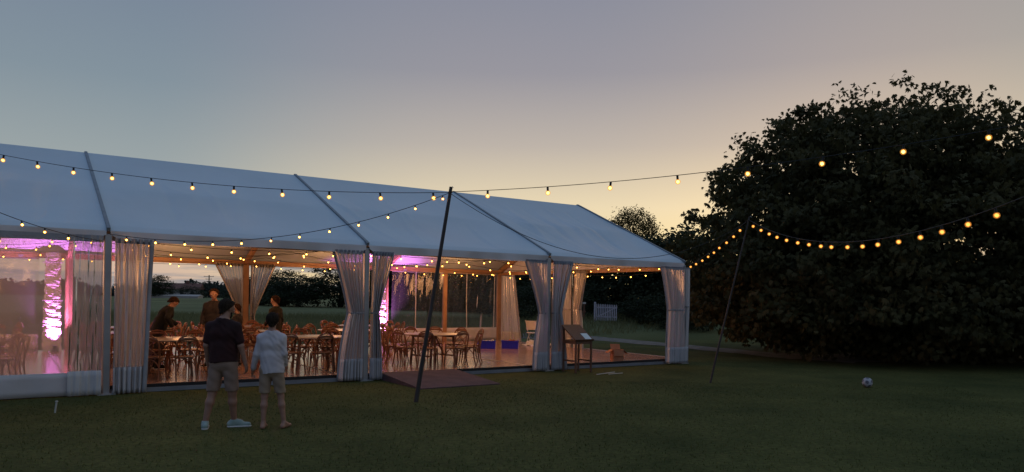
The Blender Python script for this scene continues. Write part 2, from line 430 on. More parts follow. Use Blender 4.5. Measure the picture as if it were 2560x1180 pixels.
# short grass on the lawn and longer grass at the edge of the field
def blades(n, xr, yr, h, wd, keep=None):
    x = RNG.uniform(*xr, n); y = RNG.uniform(*yr, n)
    if keep is not None:
        k = keep(x, y); x, y = x[k], y[k]
    n = len(x); a = RNG.uniform(0, 2 * np.pi, n); hh = h * RNG.uniform(.5, 1.25, n)
    z = np.array([gz(p, q) for p, q in zip(x, y)])
    dx, dy = np.cos(a) * wd, np.sin(a) * wd; lx, ly = RNG.normal(0, .45, n) * hh, RNG.normal(0, .45, n) * hh
    V = np.empty((n, 3, 3)); V[:, 0] = np.stack([x - dx, y - dy, z], 1); V[:, 1] = np.stack([x + dx, y + dy, z], 1)
    V[:, 2] = np.stack([x + lx, y + ly, z + hh], 1)
    return V.reshape(-1, 3), np.arange(n * 3).reshape(-1, 3)

# ------------------------------------------------------------------ marquee frame of reference
PX, PY = -7.43, 13.58
AX, AY = .8255, .5644                 # along the front
RZ = math.atan2(AY, AX)
BAY = 5.06
EAVE, RIDGE, DEPTH = 3.07, 5.20, 10.0
FLOOR = .15
def T(u, v, z=0.0): return Vector((PX + AX * u - AY * v, PY + AY * u + AX * v, z))
def U(i): return (i - 1) * BAY
POSTS = [-1, 0, 1, 2, 3, 4]
sl = (RIDGE - EAVE) / 5.0

mq = thing('marquee', 'long white PVC frame marquee with pitched roof standing on the lawn', 'marquee', (PX, PY, 0), RZ)
def roofz(v):
    t = v / 5.0 if v <= 5 else (10 - v) / 5.0
    tl = t / .47 if t < .47 else (t - .47) / .53
    return EAVE + t * (RIDGE - EAVE)
def belly(t):
    tl = t / .47 if t < .47 else (t - .47) / .53
    return math.sin(math.pi * min(1, max(0, tl))) * (1.0 if t < .47 else .8)
FOLDS = {}
for bi in range(-1, 4):
    nf = {3: 15, 2: 9}.get(bi, 5)
    FOLDS[bi] = [(random.uniform(-.05, .85), random.uniform(-.45, .05) if k % 3 else random.uniform(.05, .35), random.uniform(.010, .026), random.choice((-1, 1)) * random.uniform(.012, .030) * (1.5 if bi == 3 else .9)) for k in range(nf)]
for bi in range(-1, 4):
    u0 = U(bi)
    for side in (0, 1):
        tight = {3: 3.2, 2: 1.8}.get(bi, 1.0)
        ph = bi * 1.7
        def fn(s, t, side=side, u0=u0, ph=ph, tight=tight):
            v = -.07 + t * 5.07
            z = roofz(max(v, 0)) if v >= 0 else EAVE + v * .8
            if t < .02: z -= .035
            z -= .13 * max(0.0, math.sin(math.pi * s)) ** .55 * belly(max(0.0, v) / 5.0)
            wv = max(0.0, math.sin(math.pi * min(1, t / .9))) ** .7
            for (sc_, sl_, wd, am) in FOLDS[bi]:
                z += am * wv * math.exp(-((s - sc_ - sl_ * t) / wd) ** 2)
            z += .004 * tight * wv * math.sin(s * 31 - t * 9 + ph)
            z = float(z); return (u0 + .03 + s * (BAY - .06), v if side == 0 else DEPTH - v, z)
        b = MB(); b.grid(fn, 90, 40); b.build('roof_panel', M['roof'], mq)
    # hanging valance, front and back
    for side in (0, 1):
        vv = -.075 if side == 0 else DEPTH + .075
        def fv(s, t, u0=u0, vv=vv, side=side, ph=bi * 2.1):
            e = min(s, 1 - s) * BAY
            bot = 2.825 + .10 * math.exp(-(e / .10) ** 2) + .012 * math.sin(s * 9 + ph)
            z = 3.00 + (bot - 3.00) * t
            wob = (.022 * math.sin(s * 17 + ph) + .014 * math.sin(s * 41 + ph)) * t
            return (u0 + .035 + s * (BAY - .07), vv + (wob if side == 0 else -wob) - (.01 * t if side == 0 else -.01 * t), z)
        b = MB(); b.grid(fv, 44, 4); b.build('valance', M['canvas'], mq)
    for v, nm, zz in ((2.35, 'purlin', roofz(2.35) - .16), (7.65, 'purlin', roofz(7.65) - .16), (5.0, 'ridge_beam', RIDGE - .12),
                      (.02, 'eave_beam', 2.90), (9.98, 'eave_beam', 2.90)):
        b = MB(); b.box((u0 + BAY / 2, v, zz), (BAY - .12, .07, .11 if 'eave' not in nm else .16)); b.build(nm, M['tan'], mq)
for i in POSTS:
    u = U(i)
    for v in (0, DEPTH):
        b = MB(); b.box((u, v, 1.47), (.125 if v == 0 else .20, .14, 2.94), bev=.012)
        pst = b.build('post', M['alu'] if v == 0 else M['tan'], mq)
        b = MB(); b.box((u, v, .012), (.3, .3, .024))
        for dx in (-.1, .1): b.tube([(u + dx, v - .1, .02), (u + dx, v - .1, .075)], .014, 6)
        bp_ = b.build('base_plate', M['alu'], pst)
    for side in (0, 1):
        a = (u, 0, 2.90) if side == 0 else (u, DEPTH, 2.90)
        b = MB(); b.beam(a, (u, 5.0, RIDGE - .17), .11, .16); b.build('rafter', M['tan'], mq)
        # dark keder strip over the joint of two roof panels
        b = MB(); q = lambda v: v if side == 0 else DEPTH - v
        pts = [(u, q(v), roofz(max(v, 0)) - .004 if v >= 0 else EAVE - .05) for v in (-.09, 0, .4, .8, 1.2, 1.6, 2.0, 2.35, 2.7, 3.2, 3.7, 4.1, 4.6, 5.0)]
        for k in range(len(pts) - 1): b.beam(pts[k], pts[k + 1], .060, .075)
        b.build('keder_strip', M['rail'], mq)
# end wall truss and the closed triangle over the open right-hand end
for i in (-1, 4):
    u = U(i)
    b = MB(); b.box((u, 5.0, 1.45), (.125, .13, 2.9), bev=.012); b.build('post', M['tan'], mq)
    for v0 in (.08, 5.08):
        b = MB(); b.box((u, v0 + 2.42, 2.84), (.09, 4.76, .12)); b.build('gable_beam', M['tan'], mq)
    b = MB(); uu = u + (.06 if i == 4 else -.06)
    n = 24; vs = []; fs = []
    for k in range(n + 1):
        v = .03 + (DEPTH - .06) * k / n; vs += [(uu, v, 2.80), (uu + .004 * math.sin(k * 2.), v, max(roofz(v) - .05, 2.85))]
    fs = [(2 * k, 2 * k + 2, 2 * k + 3, 2 * k + 1) for k in range(n)]
    b.add(vs, fs, True); b.build('gable_panel', M['canvas'], mq)
# middle posts of the rear wall
for bi in (3, 0):
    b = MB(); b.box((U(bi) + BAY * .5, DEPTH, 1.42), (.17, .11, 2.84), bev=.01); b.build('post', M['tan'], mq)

# ------------------------------------------------------------------ boarded floor
fm, nt, out = new_mat('deck_boards'); L = nt.links.new
tc = N(nt, 'ShaderNodeTexCoord'); p = N(nt, 'ShaderNodeBsdfPrincipled'); p.inputs['Specular IOR Level'].default_value = .55
br = N(nt, 'ShaderNodeTexBrick', Scale=1.0); br.inputs['Brick Width'].default_value = 2.44; br.inputs['Row Height'].default_value = .145
br.inputs['Mortar Size'].default_value = .006; br.inputs['Mortar Smooth'].default_value = .3
br.inputs['Color1'].default_value = (.46, .26, .185, 1); br.inputs['Color2'].default_value = (.36, .20, .14, 1); br.inputs['Mortar'].default_value = (.05, .022, .013, 1)
L(tc.outputs['Object'], br.inputs['Vector'])
mp = N(nt, 'ShaderNodeMapping'); mp.inputs['Scale'].default_value = (.7, 9, 1); L(tc.outputs['Object'], mp.inputs['Vector'])
nz = N(nt, 'ShaderNodeTexNoise', Scale=3.0, Detail=6.0); L(mp.outputs[0], nz.inputs['Vector'])
cr = N(nt, 'ShaderNodeValToRGB'); cr.color_ramp.elements[0].color = (.68, .68, .68, 1); cr.color_ramp.elements[1].color = (1.15, 1.15, 1.15, 1)
cr.color_ramp.elements[0].position = .3; cr.color_ramp.elements[1].position = .7; L(nz.outputs[0], cr.inputs[0])
mu = N(nt, 'ShaderNodeMix', data_type='RGBA', blend_type='MULTIPLY'); mu.inputs[0].default_value = 1.0
L(br.outputs['Color'], mu.inputs[6]); L(cr.outputs[0], mu.inputs[7]); L(mu.outputs[2], p.inputs['Base Color'])
n2 = N(nt, 'ShaderNodeTexNoise', Scale=1.4, Detail=4.0); L(tc.outputs['Object'], n2.inputs['Vector'])
rr = N(nt, 'ShaderNodeMapRange'); rr.inputs['To Min'].default_value = .13; rr.inputs['To Max'].default_value = .24; L(n2.outputs[0], rr.inputs['Value'])
L(rr.outputs[0], p.inputs['Roughness'])
bp = N(nt, 'ShaderNodeBump', Strength=.12, Distance=.004); L(br.outputs['Fac'], bp.inputs['Height']); bp.invert = True
L(bp.outputs[0], p.inputs['Normal']); L(p.outputs[0], out.inputs[0])

UL, UR = U(-1) - .05, U(4) + .04
dk = thing('timber_floor', 'raised brown boarded floor under the whole marquee', 'floor', (PX, PY, 0), RZ)
b = MB(); b.box(((UL + UR) / 2, 5.0, FLOOR - .02), (UR - UL, 9.84, .04)); b.build('deck_boards', fm, dk)
b = MB(); b.box(((UL + UR) / 2, .062, .117), (UR - UL, .03, .062)); b.build('fascia', M['fascia'], dk)
b = MB(); b.box(((UL + UR) / 2, .03, .045), (UR - UL, .06, .078)); b.build('base_beam', M['base'], dk)
b = MB(); b.box((UR - .02, 5.0, .075), (.03, 9.8, .1)); b.build('fascia', M['fascia'], dk)
for uu in (-5.6, -.52, 4.5, 9.58):
    b = MB(); b.box((uu, 5.0, FLOOR + .004), (.045, 9.7, .006)); b.build('joint_strip', M['alu'], dk)
b = MB(); b.box((UR - .03, 5.0, FLOOR + .004), (.05, 9.8, .006)); b.build('edge_strip', M['alu'], dk)

# carpeted ramp in front of the third bay
b = MB()
r0, r1, vt, vb = BAY + .36, BAY + 2.30, -.045, -2.0
vs = [(r0, vt, .165), (r1, vt, .165), (r1, vb, .022), (r0, vb, .022), (r0, vt, 0.0), (r1, vt, 0.0), (r1, vb, 0.0), (r0, vb, 0.0)]
b.add(vs, [(0, 3, 2, 1), (4, 5, 6, 7), (0, 4, 7, 3), (1, 2, 6, 5), (2, 3, 7, 6), (0, 1, 5, 4)])
rp = b.build('ramp', M['carpet']); rp.location = (PX, PY, 0); rp.rotation_euler = (0, 0, RZ)
tag(rp, 'dull purple carpeted ramp sloping from the lawn up to the floor', 'ramp')

# ------------------------------------------------------------------ curtains and clear walls
def curtain(label, u, v, du, dv, wt, wp, wb, ztop=2.82, zp=1.5, zh=.5, zb=.03, folds=7, amp=.05, mat_='pvc_curtain', pinch=True, group='gathered clear curtains tied at the marquee posts', strap=True, rot=0.0):
    o = thing('curtain', label, 'curtain', T(u, v), RZ + math.atan2(dv, du), group)
    seed = random.random() * 6
    def W(z):
        if not pinch:
            return wb + (wt - wb) * (z - zb) / (ztop - zb)
        if z > zp:
            k = (z - zp) / (ztop - zp); return wp + (wt - wp) * (k ** 1.15)
        k = min(1.0, (zp - z) / (zp - zb)); return wp + (wb - wp) * (1 - (1 - k) ** 1.8)
    def pt(s, z):
        ww = W(z); k = wt / max(ww, .05)
        a = amp * (.55 + .45 * min(k, 2.2))
        s2 = s + .025 * math.sin(s * 19 + seed) * math.sin(math.pi * s)
        y = a * math.sin(2 * math.pi * folds * s2 + seed + .25 * math.sin(z * 2.3)) + a * .45 * math.sin(2 * math.pi * folds * 2.3 * s2 + seed * 2 + z * .8)
        return (s2 * ww, y, z)
    n = folds * 12
    b = MB(); b.grid(lambda s, t: pt(s, ztop + (zh - ztop) * t), n, 30); b.build('clear_sheet', M[mat_], o)
    b = MB(); b.grid(lambda s, t: pt(s, zh + (zb - zh) * t), n, 6); solid(b.build('hem_band', M['canvas'], o), .006)
    if strap:
        def st(s, t):
            z = ztop + (zb - ztop) * t; p_ = pt(.995, z); return (p_[0] + (s - .5) * .075, p_[1] - .012, z)
        b = MB(); b.grid(st, 2, 30); solid(b.build('edge_strap', M['strap'], o), .005)
    b = MB(); b.grid(lambda s, t: (lambda q: (q[0], q[1] - .006, q[2]))(pt(s, ztop + .05 - .09 * t)), n, 1); b.build('top_band', M['strap'], o)
    if pinch:
        b = MB(); ww = W(zp)
        b.box((ww / 2, 0, zp), (ww + .03, .13, .035), bev=.015); b.build('tie_strap', M['strap'], o)
    return o
g0 = 'gathered clear curtains tied at the marquee posts'
curtain('straight clear curtain with white hem hanging right of the clear front wall', .10, -.12, 1, 0, .62, .56, .52, zb=-.0 + .02, folds=6, pinch=False, group=g0)
curtain('tied clear curtain on the camera side left of the ramp post', BAY - .10, -.12, -1, 0, .66, .30, .52, group=g0)
curtain('tied clear curtain beside the ramp, right of its post', BAY + .10, -.12, 1, 0, .50, .15, .24, group=g0)
curtain('tied clear curtain left of the post behind the lectern', 2 * BAY - .09, -.12, -1, 0, .66, .22, .40, group=g0)
curtain('tied clear curtain between its post and the lectern', 2 * BAY + .09, -.12, 1, 0, .60, .20, .40, group=g0)
curtain('wide gathered clear curtain at the front right corner of the marquee', 3 * BAY - .05, -.12, -1, 0, .92, .66, .68, zp=1.6, folds=9, group=g0)
curtain('short clear curtain round the outside of the front right corner', 3 * BAY + .13, -.10, 0, 1, .55, .35, .75, zp=1.7, folds=5, group=g0)
# rear wall
curtain('pale curtain tied back left of the orange rear post behind the guests', BAY - .13, DEPTH - .14, -1, 0, .85, .12, .14, zp=1.15, folds=8, mat_='drape', group=g0)
curtain('pale curtain tied back right of the orange rear post behind the guests', BAY + .13, DEPTH - .14, 1, 0, .80, .12, .14, zp=1.15, folds=8, mat_='drape', group=g0)
curtain('loose clear curtain at the rear right corner behind the blue crates', 3 * BAY - .0, DEPTH - .25, .45, -1, .60, .62, .95, folds=6, pinch=False, group=g0)
curtain('clear curtain left of the middle end post behind the lectern', 3 * BAY - .12, 5.10, 0, 1, .75, .5, .62, folds=7, group=g0)
curtain('clear curtain tied right of the middle end post behind the lectern', 3 * BAY - .12, 4.90, 0, -1, .62, .26, .42, folds=6, group=g0)

# crumpled drapes round two rear posts, each lit from below
def drape(label, u):
    o = thing('post_drape', label, 'drape', T(u, DEPTH - .22), RZ)
    def pt(s, t):
        z = 2.98 + (FLOOR + .01 - 2.98) * t
        th = math.pi * (1.06 + s * .88) * 1.0
        rw = .165 + .05 * t
        r = rw * (1 + .05 * math.sin(z * 21 + 2.0 * math.sin(s * 4 + z * 3)) + .032 * math.sin(z * 47 + 2.6 * math.sin(s * 6 + z * 4)) + .03 * math.sin(z * 97 + s * 7) + .03 * math.sin(s * 21 + z * 2))
        return (r * 1.15 * math.cos(th), r * .95 * math.sin(th), z)
    b = MB(); b.grid(pt, 30, 160); b.build('crumpled_sheet', M['crumple'], o)
    for z in (2.7, 1.6):
        b = MB(); b.tube([(.22 * 1.15 * math.cos(math.pi * (1.04 + .92 * k / 12)), .225 * .95 * math.sin(math.pi * (1.04 + .92 * k / 12)), z) for k in range(13)], .012, 5); b.build('tie_strap', M['strap'], o)
    return o
drape('crumpled pale drape lit bright purple, seen through the clear front wall', U(1) - .42)
drape('crumpled pale drape lit purple behind the tables beside the ramp', U(3) - .30)

def uplight(label, u, v, dx):
    o = thing('uplighter', label, 'uplighter', T(u, v, FLOOR), RZ)
    tilt = Matrix.Rotation(R(-11), 3, 'X')
    b = MB(); b.box((0, 0, .03), (.24, .18, .06), bev=.012); b.build('base', M['black'], o)
    b = MB(); b.tube([(-.10, 0, .18), (-.125, 0, .16), (-.12, 0, .065), (.12, 0, .065), (.125, 0, .16), (.10, 0, .18)], .010, 6); b.build('yoke', M['black'], o)
    b = MB(); b.lathe([(.05, 0), (.085, .02), (.095, .16), (.10, .2), (.085, .205)], 18, (0, 0, .07)); b.build('can', M['black'], o)
    b = MB(); b.lathe([(.0, .005), (.082, 0)], 18, (0, 0, .265)); b.build('lens', M['uplight_lens'], o)
    l = bpy.data.lights.new('uplight_lamp', 'SPOT'); l.energy = 1250; l.color = (1.0, .27, 1.0); l.spot_size = R(86); l.spot_blend = 1.0; l.shadow_soft_size = .05
    lo = bpy.data.objects.new('uplight_lamp', l); COL.objects.link(lo)
    lo.location = T(u, v, FLOOR + .20); o.scale = (.7, .7, .62)
    lo.rotation_euler = (T(u + dx, v + .55, 1.9) - T(u, v, FLOOR + .20)).to_track_quat('-Z', 'Y').to_euler()
    return o
uplight('black floor uplighter at the foot of the bright purple drape on the left', U(1) - .36, DEPTH - .66, 0)
uplight('black floor uplighter at the foot of the purple drape near the ramp', U(3) - .25, DEPTH - .66, 0)

def clear_wall(label, ua, ub, v, zh, mat_='pvc', seams=(), zb=.16, ztop=2.84, hemcol='canvas'):
    o = thing('clear_wall_panel', label, 'clear wall', T(ua, v), RZ)
    Wd = ub - ua; sd = random.random() * 9
    def pt(s, z): return (s * Wd, .018 * math.sin(s * 7 + sd + z) + .012 * math.sin(s * 23 + z * 2.1 + sd) + .006 * math.sin(s * 51 - z * 3), z)
    b = MB(); b.grid(lambda s, t: pt(s, ztop + (zh - ztop) * t), 60, 24); b.build('clear_sheet', M[mat_], o)
    b = MB(); b.grid(lambda s, t: pt(s, zh + (zb - zh) * t), 60, 4); solid(b.build('hem_band', M[hemcol], o), .006)
    b = MB(); b.grid(lambda s, t: pt(s, ztop + .06 - .12 * t), 60, 1); b.build('top_band', M['strap'], o)
    for sx_ in seams:
        b = MB()
        def sm(s, t): q = pt(sx_, ztop + (zh - ztop) * t); return (q[0] + (s - .5) * .04, q[1] - .008, q[2])
        b.grid(sm, 1, 20); b.build('weld_seam', M['canvas'], o)
    return o
clear_wall('clear plastic front wall with white skirt left of the straight curtain', U(0) + .1, U(1) - .08, -.10, .43, mat_='pvc_front', seams=(.60,), zb=.02)
clear_wall('second clear sheet overlapping the right end of the front wall', U(1) - .62, U(1) - .09, -.15, .46, mat_='pvc_heavy', zb=.02)
clear_wall('clear plastic front wall of the far left bay with white skirt', U(-1) + .1, U(0) - .08, -.10, .43, mat_='pvc_front', seams=(.5,), zb=.02)
clear_wall('clear plastic rear wall seen through the front wall on the left', U(0) + .1, U(1) - .75, DEPTH - .03, .62, seams=(.33, .7))
clear_wall('clear plastic rear wall between the purple drape and its middle post', U(3) + .25, U(3) + BAY * .5 - .07, DEPTH - .03, .66, seams=(.45,))
clear_wall('clear plastic rear wall between its middle post and the rear corner', U(3) + BAY * .5 + .07, U(4) - .08, DEPTH - .03, .66, seams=(.38, .93))

# exit sign box under the rear corner
o = thing('sign_box', 'small dark sign box with pale band hanging near the rear corner', 'sign', T(U(4) - .05, DEPTH - 2.6, 2.60), RZ + R(90) + math.pi)
b = MB(); b.box((0, 0, .12), (.34, .08, .26), bev=.01); b.build('case', M['black'], o)
b = MB(); b.box((0, -.043, .09), (.26, .006, .045)); b.build('pale_band', M['strap'], o)
b = MB(); b.tube([(0, 0, .25), (0, 0, .30)], .012, 6); b.build('bracket', M['alu'], o)

# ------------------------------------------------------------------ bulbs on strings
def ico(r, c, sub=1):
    import bmesh
    bm = bmesh.new(); bmesh.ops.create_icosphere(bm, subdivisions=sub, radius=r)
    vs = [v.co + Vector(c) for v in bm.verts]; fs = [tuple(v.index for v in f.verts) for f in bm.faces]; bm.free()
    return vs, fs
def bulb_meshes(r, rc, core, glob='globe'):
    b = MB(); b.tube([(0, 0, 0), (0, 0, -r * 1.5)], r * .42, 8); so_ = b.mesh('socket'); so_.materials.append(M['cable'])
    b = MB(); c = (0, 0, -r * 1.4 - r * .85); b.add(*ico(r, c, 2), True); b.cm = 1; b.add(*ico(rc, c, 1), True)
    bu = b.mesh('bulb'); bu.materials.append(M[glob]); bu.materials.append(core)
    return so_, bu
SMALL = bulb_meshes(.027, .0155, M['core']); BIG = bulb_meshes(.045, .028, M['core_big']); WARM = bulb_meshes(.036, .025, M['core_far'], 'globe_far')
def polyline(path, n=160):
    pts = [Vector(path(k / n)) for k in range(n + 1)]; cum = [0]
    for k in range(n): cum.append(cum[-1] + (pts[k + 1] - pts[k]).length)
    return pts, cum
def at(pts, cum, d):
    for k in range(len(cum) - 1):
        if cum[k + 1] >= d:
            f = (d - cum[k]) / max(1e-9, cum[k + 1] - cum[k]); return pts[k].lerp(pts[k + 1], f)
    return pts[-1]
def festoon(label, path, spacing, kind, start=.25, jit=.05, dists=None, group='strings of festoon bulbs', cat='light string', wr=.006, bulbs=True, name='festoon_string'):
    pts, cum = polyline(path); o0 = pts[0]
    o = thing(name, label, cat, o0, 0, group)
    b = MB(); b.tube([p - o0 for p in pts[::4]], wr, 5); b.build('cable', M['cable'], o)
    if bulbs:
        d = start; q = 0
        while (q < len(dists)) if dists else (d < cum[-1] - .1):
            if dists: d = dists[q]; q += 1
            p_ = at(pts, cum, d) - o0
            s_ = bpy.data.objects.new('socket', kind[0]); COL.objects.link(s_); s_.parent = o; s_.location = p_ + Vector((0, 0, -.004))
            s_.rotation_euler = (R(random.uniform(-12, 12)), R(random.uniform(-12, 12)), 0)
            bo = bpy.data.objects.new('bulb', kind[1]); COL.objects.link(bo); bo.parent = s_
            d += spacing * random.uniform(1 - jit, 1 + jit)
    return o
def sag(a, b_, s): 
    a, b_ = Vector(a), Vector(b_)
    return lambda t: a.lerp(b_, t) + Vector((0, 0, -4 * s * t * (1 - t)))
POLE1 = Vector((-1.14, 13.40, 3.84)); POLE2 = Vector((5.42, 17.0, 3.80))
# over the roof to the ridge (left) and away to the right over the lawn
ridge_end = Vector((-13.5, 15.5, 5.32))
festoon('globe bulb string from the leaning pole up across the marquee roof to the ridge', sag(POLE1 + Vector((0, 0, -.06)), ridge_end, .41), 1.03, BIG, dists=[.33, 1.34, 2.33, 3.28, 4.26, 5.14, 6.02, 6.88, 7.74, 8.58, 9.36, 10.2, 11.0, 11.8])
festoon('globe bulb string from the leaning pole over the lawn in front of the big tree', lambda t: POLE1 + Vector((.9446 * 12 * t, -.3284 * 12 * t, -.05 + .0087 * (12 * t) ** 2)), 1.106, BIG, start=.718, jit=.008)
festoon('small bulb string sagging in front of the roof from the leaning pole to the eave', sag(POLE1 + Vector((0, 0, -.06)), T(.02, -.16, 2.93), .42), .53, SMALL, start=.16)
festoon('small bulb string rising off the left edge from the eave by the clear wall', sag(T(-.1, -.16, 2.80), (-7.9, 8.3, 3.85), .25), .53, SMALL, start=.9)
festoon('small bulb string from the corner of the marquee up to the thin pole', sag(T(3 * BAY + .05, -.14, 2.92), POLE2, .10), .53, WARM, start=.35)
festoon('small bulb string sagging to the right from the thin pole before the big tree',
        lambda t: Vector((5.42, 17 - 13 * t, 2.86 + .0237 * (7 - 13 * t) ** 2 - .0373 * (7 - 13 * t))), .53, WARM, start=.35)
festoon('unlit black cable sagging between the two festoon poles across the roof', sag(POLE1 + Vector((0, .03, -.08)), POLE2 + Vector((0, 0, -.05)), 1.02), 1, None, bulbs=False, cat='cable', group=None, name='cable_run')

# strings hung under the roof, one along each line of the frame
def swag(u0, u1, v, ztop, s):
    n = round((u1 - u0) / BAY)
    def f(t):
        k = t * n; fr = k - math.floor(k)
        return T(u0 + (u1 - u0) * t, v + .05 * math.sin(t * 37 + v), ztop - 4 * s * fr * (1 - fr))
    return f
for v, zt, s, lab, st_ in ((.55, 2.90, .10, 'small bulb string inside the marquee just behind the front valance', .3),
                      (2.6, 2.98, .22, 'small bulb string under the marquee roof over the front row of tables', .5),
                      (5.0, 3.05, .26, 'small bulb string under the middle of the marquee roof', .2),
                      (7.4, 2.98, .22, 'small bulb string under the marquee roof over the back row of tables', .4),
                      (9.45, 2.86, .10, 'small bulb string along the rear eave of the marquee', .1)):
    festoon(lab, swag(U(0), U(4) - .15, v, zt, s), .78, SMALL, start=st_, group='bulb strings under the marquee roof')
festoon('small bulb string across the open right end of the marquee', lambda t: T(U(4) - .12, .4 + 9.2 * t, 2.78 - .12 * math.sin(math.pi * ((t * 2) % 1))), .70, SMALL, start=.3, group='bulb strings under the marquee roof')

# added unseen point lamps below the bulbs, strengthening the strings' warm light
for u in (-7.5, -2.5, 2.5, 7.6, 12.6):
    for v in (1.6, 5.0, 8.4):
        l = bpy.data.lights.new('festoon_fill', 'POINT'); l.energy = 54; l.color = (1.0, .44, .17); l.shadow_soft_size = .45
        lo = bpy.data.objects.new('festoon_fill', l); COL.objects.link(lo); lo.location = T(u, v, 2.45)

# poles
def pole(label, base, top, r0, r1, matn):
    base, top = Vector(base), Vector(top); d = top - base
    o = thing('festoon_pole', label, 'pole', base, 0, 'poles carrying the festoon strings')
    n = 10
    b = MB(); b.tube([d * (k / n) * 1.01 - Vector((0, 0, .03 if k == 0 else 0)) for k in range(n + 1)], [r0 + (r1 - r0) * k / n for k in range(n + 1)], 10); b.build('shaft', M[matn], o)
    b = MB(); b.tube([d * .985 + Vector((r1 * 1.2 * math.cos(a), r1 * 1.2 * math.sin(a), 0)) for a in [k * .7 for k in range(10)]], .008, 5); b.build('lashing', M['cable'], o)
    b = MB(); b.tube([d * 1.0 + Vector((0, 0, .0)), d * 1.0 + Vector((.03, 0, .05)), d + Vector((.05, 0, .02))], .006, 5); b.build('hook', M['alu'], o)
    return o
pole('dark leaning festoon pole standing on the lawn before the ramp', (-1.69, 13.22, 0), POLE1, .042, .031, 'polewood')
pole('thin dark festoon pole leaning before the big tree', (4.58, 17.0, 0), POLE2, .026, .016, 'polewood')
for lab, x, y, h in (('festoon pole out of sight to the left by the clear wall', -7.9, 8.3, 3.88), ('festoon pole out of sight far to the right over the lawn', 10.2, 9.46, 5.06), ('festoon pole out of sight at the near right of the lawn', 5.42, 4.0, 3.95)):
    pole(lab, (x, y, 0), (x + .05, y, h), .045, .03, 'polewood')

# ------------------------------------------------------------------ tables and chairs
def make_table():
    o = thing('round_table', 'x', 'table')
    b = MB(); b.lathe([(0, .735), (.755, .735), (.76, .742), (.76, .758), (.75, .763), (0, .763)], 40); top = b.build('tabletop', M['table'], o)
    b = MB(); b.lathe([(.762, .733), (.770, .738), (.770, .752), (.762, .757)], 40); b.build('edge_band', M['tedge'], top)
    for sx_ in (-1, 1):
        b = MB(); b.beam((sx_ * .36, -.42, .70), (sx_ * .36, .42, .70), .05, .05); b.build('trestle_rail', M['tleg'], o)
        b = MB(); b.beam((sx_ * .36, -.38, .20), (sx_ * .36, .38, .20), .035, .035); b.build('trestle_rail', M['tleg'], o)
        for sy in (-1, 1):
            b = MB(); b.beam((sx_ * .36, sy * .38, .73), (sx_ * .42, sy * .40, 0), .05, .045); b.build('leg', M['tleg'], o)
        b = MB(); b.beam((sx_ * .36, 0, .22), (sx_ * .06, 0, .72), .03, .03); b.build('brace', M['tleg'], o)
    return o
def make_chair():
    o = thing('crossback_chair', 'x', 'chair')
    # seat: rounded trapezoid, slightly dished, front (+y) wider
    b = MB(); n = 28; ring = []
    for k in range(n):
        a = 2 * math.pi * k / n; c, s_ = math.cos(a), math.sin(a)
        q = (abs(c) ** 3.2 + abs(s_) ** 3.2) ** (-1 / 3.2)
        ring.append(((.205 + .02 * s_) * q * c, .205 * q * s_))
    vs = []
    for z, kk in ((.435, .94), (.440, 1.0), (.462, 1.0), (.470, .95), (.464, .80), (.458, .45)): vs += [(x * kk, y * kk, z) for x, y in ring]
    fs = [(r * n + k, r * n + (k + 1) % n, (r + 1) * n + (k + 1) % n, (r + 1) * n + k) for r in range(5) for k in range(n)]
    b.add(vs, fs, True); b.add(vs[:n], [tuple(range(n - 1, -1, -1))]); b.add(vs[-n:], [tuple(range(n))])
    b.build('seat', M['seat'], o)
    # bent back bow
    pts = []
    for k in range(25):
        a = math.pi * k / 24; x = -.205 * math.cos(a); h = max(0.0, math.sin(a)) ** .36
        pts.append((x * (1 + .02 * h), -.19 - .11 * (h ** 1.2), .46 + .425 * h))
    b = MB(); b.tube(pts, .0165, 7); b.build('back_bow', M['chair'], o)
    b = MB(); b.grid(lambda s, t: ((s - .5) * .33, -.292 - .02 * math.cos((s - .5) * 3) + .012 * 0, .80 + .055 * t - .02 * (2 * s - 1) ** 2), 8, 2); solid(b.build('top_slat', M['chair'], o), .014)
    for sx_ in (-1, 1):
        b = MB(); b.tube([(sx_ * .165, -.196, .47), (sx_ * .10, -.235, .57), (0, -.262 - .006 * sx_, .665), (-sx_ * .10, -.282, .75), (-sx_ * .155, -.288, .80)], .011, 6); b.build('cross_slat', M['chair'], o)
    for sx_ in (-1, 1):
        b = MB(); b.tube([(sx_ * .185, .165, .445), (sx_ * .19, .175, .3), (sx_ * .195, .185, .14), (sx_ * .205, .21, 0)], [.019, .018, .016, .014], 7); b.build('leg', M['chair'], o)
        b = MB(); b.tube([(sx_ * .202, -.188, .47), (sx_ * .19, -.185, .34), (sx_ * .19, -.20, .16), (sx_ * .205, -.25, 0)], [.018, .018, .016, .014], 7); b.build('leg', M['chair'], o)
    b = MB()   # curved brace below the seat
    for fy in (.172, -.186):
        b.tube([(-.19 + .38 * k / 12, fy, .25 + .165 * max(0.0, math.sin(math.pi * k / 12)) ** .6) for k in range(13)], .010, 6)
    for sx_ in (-1, 1): b.tube([(sx_ * .19, -.186 + .36 * k / 10, .25 + .165 * max(0.0, math.sin(math.pi * k / 10)) ** .6) for k in range(11)], .010, 6)
    b.build('bentwood_brace', M['chair'], o)
    return o
chair0, table0 = make_chair(), make_table()
